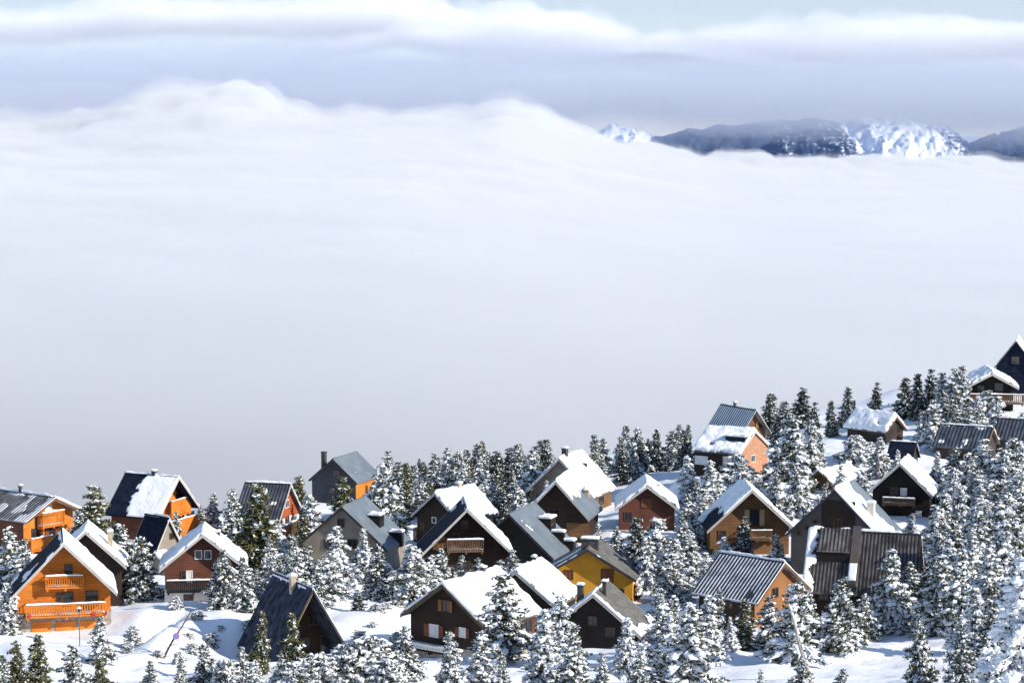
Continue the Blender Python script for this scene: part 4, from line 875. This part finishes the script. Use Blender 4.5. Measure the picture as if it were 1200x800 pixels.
TL = '''12,612,690,M 30,628,700,M 8,678,742,H 22,745,815,L 46,738,803,L 88,752,822,M 120,718,778,M 118,764,825,L 2,762,818,M 64,560,600,H
94,596,648,M 112,563,655,L 102,588,645,M 144,610,692,M 166,626,704,M 136,652,706,H 206,596,642,M 184,640,670,M 249,576,628,M 236,590,622,M 274,568,645,M 303,558,668,L,1.1
263,638,712,M 287,648,718,M 302,664,708,M 320,638,694,H 334,664,706,H 350,552,625,L 364,576,645,H 355,600,650,L 401,553,608,L 345,640,708,M 374,650,714,M 360,636,700,M 388,640,702,H 396,612,680,H,1.2 427,616,690,H 443,634,702,M
452,540,640,H,1.1 438,562,604,M 466,550,610,M 419,688,718,D,1.3 482,634,706,H,1.25 505,648,704,H 461,668,708,M 520,640,692,M 541,648,690,M 560,650,694,M 586,652,696,M 600,640,680,M
622,518,592,M,1.2 603,556,604,M 640,560,600,H 541,532,584,M 562,534,582,M 580,530,582,D 596,545,590,D 693,526,574,M 706,533,578,M 730,516,568,D 746,530,565,M 760,509,552,D 772,522,552,D 786,500,550,D 803,498,548,D 818,516,550,D
628,650,718,M,1.15 592,664,774,M,1.15 612,690,740,M 655,688,792,H,1.1 640,704,806,H 672,724,806,M 735,716,792,H,1.2 705,756,812,M 528,734,806,M 562,733,806,H,1.1 590,760,812,M 472,728,794,M,1.1 432,744,806,S 404,752,808,S 455,770,815,S
305,708,792,L,.75 341,708,806,L,.75 282,752,812,M 300,770,820,H 240,748,812,M 212,768,815,M 372,764,815,S 345,775,818,S 176,770,812,M 265,770,815,S 330,760,812,M
687,664,696,H 746,598,660,D,1.2 772,596,694,H,1.15 758,622,702,H 787,622,694,H 700,606,645,H 722,612,650,M 806,572,645,M 864,528,568,S 816,558,622,M 841,568,612,H 800,596,655,M 790,640,705,H 826,640,695,H
872,598,658,D 848,624,662,H,1.2 910,620,662,M 925,474,590,H 951,482,568,H 934,536,606,H 908,545,600,M 958,505,562,M 905,520,570,M 1026,443,490,D,1.1 1000,466,494,D 988,474,502,D 976,482,512,D
1060,436,488,D 1075,432,492,D 1091,427,490,D 1103,430,492,M 1117,426,492,M 1129,425,490,M 1082,478,522,H 1106,452,512,M 1157,452,508,H,1.2 1192,412,450,H 1198,480,520,H
1002,506,546,S 1031,508,558,H 1050,522,570,H 986,540,580,H 1012,548,590,H 1096,523,590,H 1117,518,578,M 1136,524,592,H 1151,508,582,H 1172,518,602,H 1190,508,600,M 1110,540,600,M
1176,566,655,H,1.1 1106,582,645,M 1120,604,670,H 1094,620,690,H 1138,610,690,H 1160,630,710,H 1190,640,720,H 1043,632,738,H,1.1 1076,716,806,M 1086,648,726,D 1102,640,744,H 1122,650,746,H 1140,680,770,H 1158,690,790,M 1128,720,806,M 1068,650,720,M
986,666,770,M 951,682,760,M 932,668,776,H,1.1 905,690,760,M 872,694,764,L 842,680,762,M 857,716,772,H 806,694,806,H,1.2 830,690,768,H 788,690,770,H 748,756,810,M 890,776,825,M 940,765,820,M 985,775,826,M 1012,690,750,M 770,640,690,M
1193,632,842,W,1.0 1163,752,815,V
'''
for ln in TL.split():
    a = ln.split(','); px, pt, pb = float(a[0]), float(a[1]), float(a[2]); kd = a[3]; wd = float(a[4]) if len(a) > 4 else 1.0
    p, d = ground_hit(px, pb)
    hh = (pb - pt) / F * p[1] / math.cos(.17) * (.9 if px > 600 else .95)
    add_tree(p[0], p[1], p[2] - .1, hh, kd, None, wd)
# forest seen over the brow, and the pine wood on the upper right of the slope
def blocked(x, y, m=1.5):
    for h in HOUSES.values():
        c = h['c']; dx, dy = x - c[0], y - c[1]; yw = h['yaw']
        u = dx * math.cos(yw) + dy * math.sin(yw); v = -dx * math.sin(yw) + dy * math.cos(yw)
        if abs(u) < h['W'] / 2 + m and abs(v) < h['L'] / 2 + m: return True
    return False
def scatter(n, fn, kinds, hr, sep=3.0, keepclear=True):
    k = 0; tries = 0
    while k < n and tries < 4000:
        tries += 1
        x, y = fn()
        if blocked(x, y): continue
        if any((t['o'].location.x - x) ** 2 + (t['o'].location.y - y) ** 2 < sep ** 2 for t in TREES): continue
        z = ground1(x, y); h = rnd.uniform(*hr)
        px, pt = proj((x, y, z + h)); _, pb = proj((x, y, z))
        if keepclear and hides(px, pt, pb, y): continue
        add_tree(x, y, z - .1, h, rnd.choice(kinds)); k += 1
KEEP = []
for k, h in HOUSES.items():
    ax, ay, az, yaw, W, H, L = FIT[k]; y = R_(yaw); c_, s_ = math.cos(y), math.sin(y)
    pp = [proj((ax + c_ * a - s_ * b_, ay + s_ * a + c_ * b_, az + z)) for a, b_, z in ((0, 0, 0), (-W / 2, 0, -H), (W / 2, 0, -H), (0, L, 0), (W / 2 if yaw < 25 else -W / 2, L, -H))]
    xs_ = [p[0] for p in pp]; ys_ = [p[1] for p in pp]; dx = (max(xs_) - min(xs_)) * .12
    KEEP.append((min(xs_) + dx, min(ys_), max(xs_) - dx, max(ys_) - 4, ay - 1))
def hides(px, pt, pb, y):
    w_ = (pb - pt) * .22
    for x0, y0, x1, y1, dep in KEEP:
        if y < dep and px + w_ > x0 and px - w_ < x1 and pb > y0 and pt < y1: return True
    return False
def img_region(x0, x1, y0, y1):
    def f():
        p, d = ground_hit(rnd.uniform(x0, x1), rnd.uniform(y0, y1)); return p[0], p[1]
    return f
def world_band(px0, px1, d0, d1):
    def f():
        d = rnd.uniform(d0, d1); px = rnd.uniform(px0, px1); return (px - 600) / F * d, d
    return f
KEEPX = 0
scatter(26, world_band(450, 540, 372, 440), ['M', 'D', 'L', 'L', 'M'], (4.0, 6.2), 2.4)
scatter(30, world_band(535, 645, 366, 430), ['M', 'D', 'M', 'L', 'M'], (5.0, 7.6), 2.5)
scatter(13, world_band(640, 830, 366, 425), ['D', 'M', 'M'], (5, 8.5), 2.8)
scatter(10, world_band(380, 460, 385, 425), ['D', 'M', 'L'], (5, 7), 2.8)
scatter(8, world_band(900, 1010, 385, 425), ['D', 'M', 'D'], (6, 8), 2.8)
scatter(24, img_region(1060, 1200, 570, 712), ['H', 'H', 'M', 'H'], (5, 8.5), 2.8)
scatter(12, img_region(1090, 1200, 520, 590), ['H', 'H', 'M'], (6, 8.5), 2.6)
scatter(11, img_region(760, 1080, 560, 720), ['H', 'M', 'H'], (5, 7.5), 3.0)
scatter(12, img_region(300, 480, 630, 712), ['H', 'M', 'M'], (5, 7), 3.0)
scatter(6, img_region(600, 800, 740, 800), ['H', 'M', 'H'], (4, 6.5), 3.0)
scatter(12, img_region(440, 510, 585, 628), ['M', 'L', 'H'], (4, 6), 2.4)
scatter(8, img_region(560, 650, 585, 620), ['M', 'D', 'H'], (4, 6), 2.4)
scatter(14, img_region(120, 300, 715, 780), ['S'], (.8, 1.7), 3.0, False)
scatter(8, img_region(400, 470, 690, 790), ['S'], (.8, 1.6), 3.0, False)


# ------------------------------------------------------------------ small things on the slope
def pole_between(p, q, r0, r1, name, mat, n=8):
    mb = MB(); p, q = Vector(p), Vector(q); k = 6
    for i in range(k):
        a, b_ = p.lerp(q, i / k), p.lerp(q, (i + 1) / k)
        w1 = Vector((.06 * math.sin(i * 1.7), .05 * math.cos(i * 2.1), 0)) if 0 < i else Vector(); w2 = Vector((.06 * math.sin((i + 1) * 1.7), .05 * math.cos((i + 1) * 2.1), 0)) if i < k - 1 else Vector()
        limb(mb, a + w1, b_ + w2, r0 + (r1 - r0) * i / k, r0 + (r1 - r0) * (i + 1) / k, n)
    return mb
g, d = ground_hit(952, 800); tp = at(924, 707, g[1] + 1.5)
mb = pole_between(g - np.array([0, 0, .5]), tp, .20, .10, 'trunk', 'bark_pale')
o = mb.build('leaning_trunk', [M['bark_pale']], None, True); tag(o, 'bare pale trunk leaning left in front of snowy pines', 'dead trunk')
sn_ = MB(); a, b_ = Vector(g), Vector(tp)
for i in range(9):
    limb(sn_, a.lerp(b_, .1 + i * .1) + Vector((.06, 0, .1)), a.lerp(b_, .17 + i * .1) + Vector((.06, 0, .1)), .11, .08, 6)
sn_.build('snow_load', [M['snow_tree']], o, True)
# bare leaning sapling and the round sign by the ploughed track
g, d = ground_hit(186, 774); tp = at(224, 715, g[1] + 1.0)
mb = pole_between(g - np.array([0, 0, .4]), tp, .13, .04, '', '')
a, b_ = Vector(g), Vector(tp); rr_ = random.Random(5)
for i in range(11):
    t = .25 + .07 * i; c = a.lerp(b_, min(t, .98)); e = c + Vector((rr_.uniform(-.2, 1.3), rr_.uniform(-.3, .3), rr_.uniform(-.3, .55)))
    limb(mb, c, e, .035, .012, 4)
    limb(mb, c.lerp(e, .5), e + Vector((rr_.uniform(-.2, .4), 0, rr_.uniform(.1, .5))), .014, .006, 3)
o = mb.build('bare_sapling', [M['bark']], None, True); tag(o, 'bare leafless sapling leaning over the snowy track', 'sapling')
m_, t_, n_x, bb_ = new_mat('sign_blue'); bb_.inputs['Base Color'].default_value = (.22, .20, .50, 1); M['sign_blue'] = m_
m_, t_, n_x, bb_ = new_mat('sign_red'); bb_.inputs['Base Color'].default_value = (.45, .12, .22, 1); M['sign_red'] = m_
sp_ = at(206.5, 745, g[1] + .1)
root = bpy.data.objects.new('purple_disc', None); COL.objects.link(root); root.location = sp_; hz = 0
tag(root, 'small round purple disc hanging on the bare leaning sapling', 'disc')
def disc(r, y0, y1):
    mb = MB(); n = 24; o = 0
    fr = [(r * math.cos(2 * math.pi * i / n), y0, hz + r * math.sin(2 * math.pi * i / n)) for i in range(n)]; bk = [(x, y1, z) for x, _, z in fr]
    mb.poly(fr); mb.poly(bk[::-1])
    for i in range(n): j = (i + 1) % n; mb.poly([fr[j], fr[i], bk[i], bk[j]])
    return mb
disc(.33, -.02, .02).build('rim', M['sign_red'], root); disc(.27, -.05, -.021).build('plate', M['sign_blue'], root)
# thin lamp post in front of the orange chalet
g, d = ground_hit(93.5, 757); tp = at(93.5, 716, g[1]); hz = tp[2] - g[2]
root = bpy.data.objects.new('street_lamp', None); COL.objects.link(root); root.location = g
tag(root, 'thin grey lamp post standing before the two-balcony orange chalet', 'street lamp')
mb = MB(); limb(mb, (0, 0, -.5), (0, 0, hz), .06, .04, 8); mb.build('pole', M['shingle'], root, True)
mb = MB(); mb.hexa([(-.12, -.12, hz), (.12, -.12, hz), (.12, .12, hz), (-.12, .12, hz)], [(-.18, -.18, hz + .3), (.18, -.18, hz + .3), (.18, .18, hz + .3), (-.18, .18, hz + .3)]); mb.build('lamp_head', M['glass'], root)
mb = MB(); mb.hexa([(-.2, -.2, hz + .303), (.2, -.2, hz + .303), (.2, .2, hz + .303), (-.2, .2, hz + .303)], [(-.06, -.06, hz + .5), (.06, -.06, hz + .5), (.06, .06, hz + .5), (-.06, .06, hz + .5)]); mb.build('lamp_cap', M['snow'], root)
# snow capped stone wall right of the yellow house
p0, d0 = ground_hit(752, 712); p1, d1 = ground_hit(790, 716)
root = bpy.data.objects.new('garden_wall', None); COL.objects.link(root); root.location = p0
dv = Vector(p1 - p0); L_ = dv.length; root.rotation_euler = (0, 0, math.atan2(dv.y, dv.x))
tag(root, 'low stone garden wall under snow right of the yellow house', 'wall')
mb = MB(); k = 12
for i in range(k):
    a0, a1 = L_ * i / k + .004, L_ * (i + 1) / k; z = dv.z * (i + .5) / k
    mb.box(a0, a1, 0, .5 + rnd.uniform(-.04, .04), z - .8, z + .95 + rnd.uniform(-.05, .05))
mb.build('wall', M['stone'], root)
snow_grid('snow_cap', root, lambda u, v: (u - .1, v - .12, dv.z * u / L_ + 1.0), L_ + .2, .8, .42, lambda u, v: np.full(u.shape, 9.), 3, .14)

# ------------------------------------------------------------------ labels of the trees: by their look and by the house they stand at
HP = []
for k, h in HOUSES.items():
    c = h['c']; px, py = proj((c[0], c[1], h['gz'] + 2)); HP.append((k, px, py, c[1], h['W'] / c[1] * F / 2))
NUM = ['one', 'two', 'three', 'four', 'five', 'six', 'seven', 'eight', 'nine', 'ten', 'eleven', 'twelve', 'thirteen', 'fourteen', 'fifteen', 'sixteen', 'seventeen', 'eighteen', 'nineteen', 'twenty']
ORD = ['', 'second', 'third', 'fourth', 'fifth', 'sixth', 'seventh', 'eighth', 'ninth', 'tenth', 'eleventh', 'twelfth', 'thirteenth', 'fourteenth', 'fifteenth', 'sixteenth', 'seventeenth', 'eighteenth', 'nineteenth', 'twentieth']
LOOK = {'H': 'snow-laden pine', 'M': 'half-snowed pine', 'L': 'green pine', 'D': 'dark spruce', 'S': 'round snowed bush', 'W': 'frost-white tree', 'V': 'frost-white bush'}
CATN = {'H': 'pine', 'M': 'pine', 'L': 'pine', 'D': 'spruce', 'S': 'bush', 'W': 'tree', 'V': 'bush'}
GRP = {'H': 'snow-laden pines among the chalets', 'M': 'half-snowed pines among the chalets', 'L': 'green pines with little snow', 'D': 'dark spruces on the skyline', 'S': 'snowed bushes', 'W': 'frosted plants at the right edge', 'V': 'frosted plants at the right edge'}
clusters = {}
for t in TREES:
    best = min(HP, key=lambda q: math.hypot((t['px'] - q[1]), ((t['pb'] + t['pt']) / 2 - q[2]) * 1.2))
    dx = t['px'] - best[1]
    inside = abs(dx) < best[4] * 1.05
    rel = ('in front of' if t['y'] < best[3] else 'behind') if inside else ('right of' if dx > 0 else 'left of')
    clusters.setdefault((LOOK[t['kind']], rel, HOUSES[best[0]]['short']), []).append(t)
for (look, rel, sh), ts in clusters.items():
    ts.sort(key=lambda t: t['px']); n = len(ts)
    for i, t in enumerate(ts):
        pl = look + ('s' if not look.endswith('bush') else 'es'); 
        if n == 1: s = f'{look} {rel} the {sh}'
        elif n == 2: s = f'{"left" if i == 0 else "right"} one of two {pl} {rel} the {sh}'
        elif i == 0: s = f'leftmost of {NUM[n - 1]} {pl} {rel} the {sh}'
        elif i == n - 1: s = f'rightmost of {NUM[n - 1]} {pl} {rel} the {sh}'
        else: s = f'{ORD[i]} from left of {NUM[n - 1]} {pl} {rel} the {sh}' if i else s
        tag(t['o'], s, CATN[t['kind']], GRP[t['kind']])
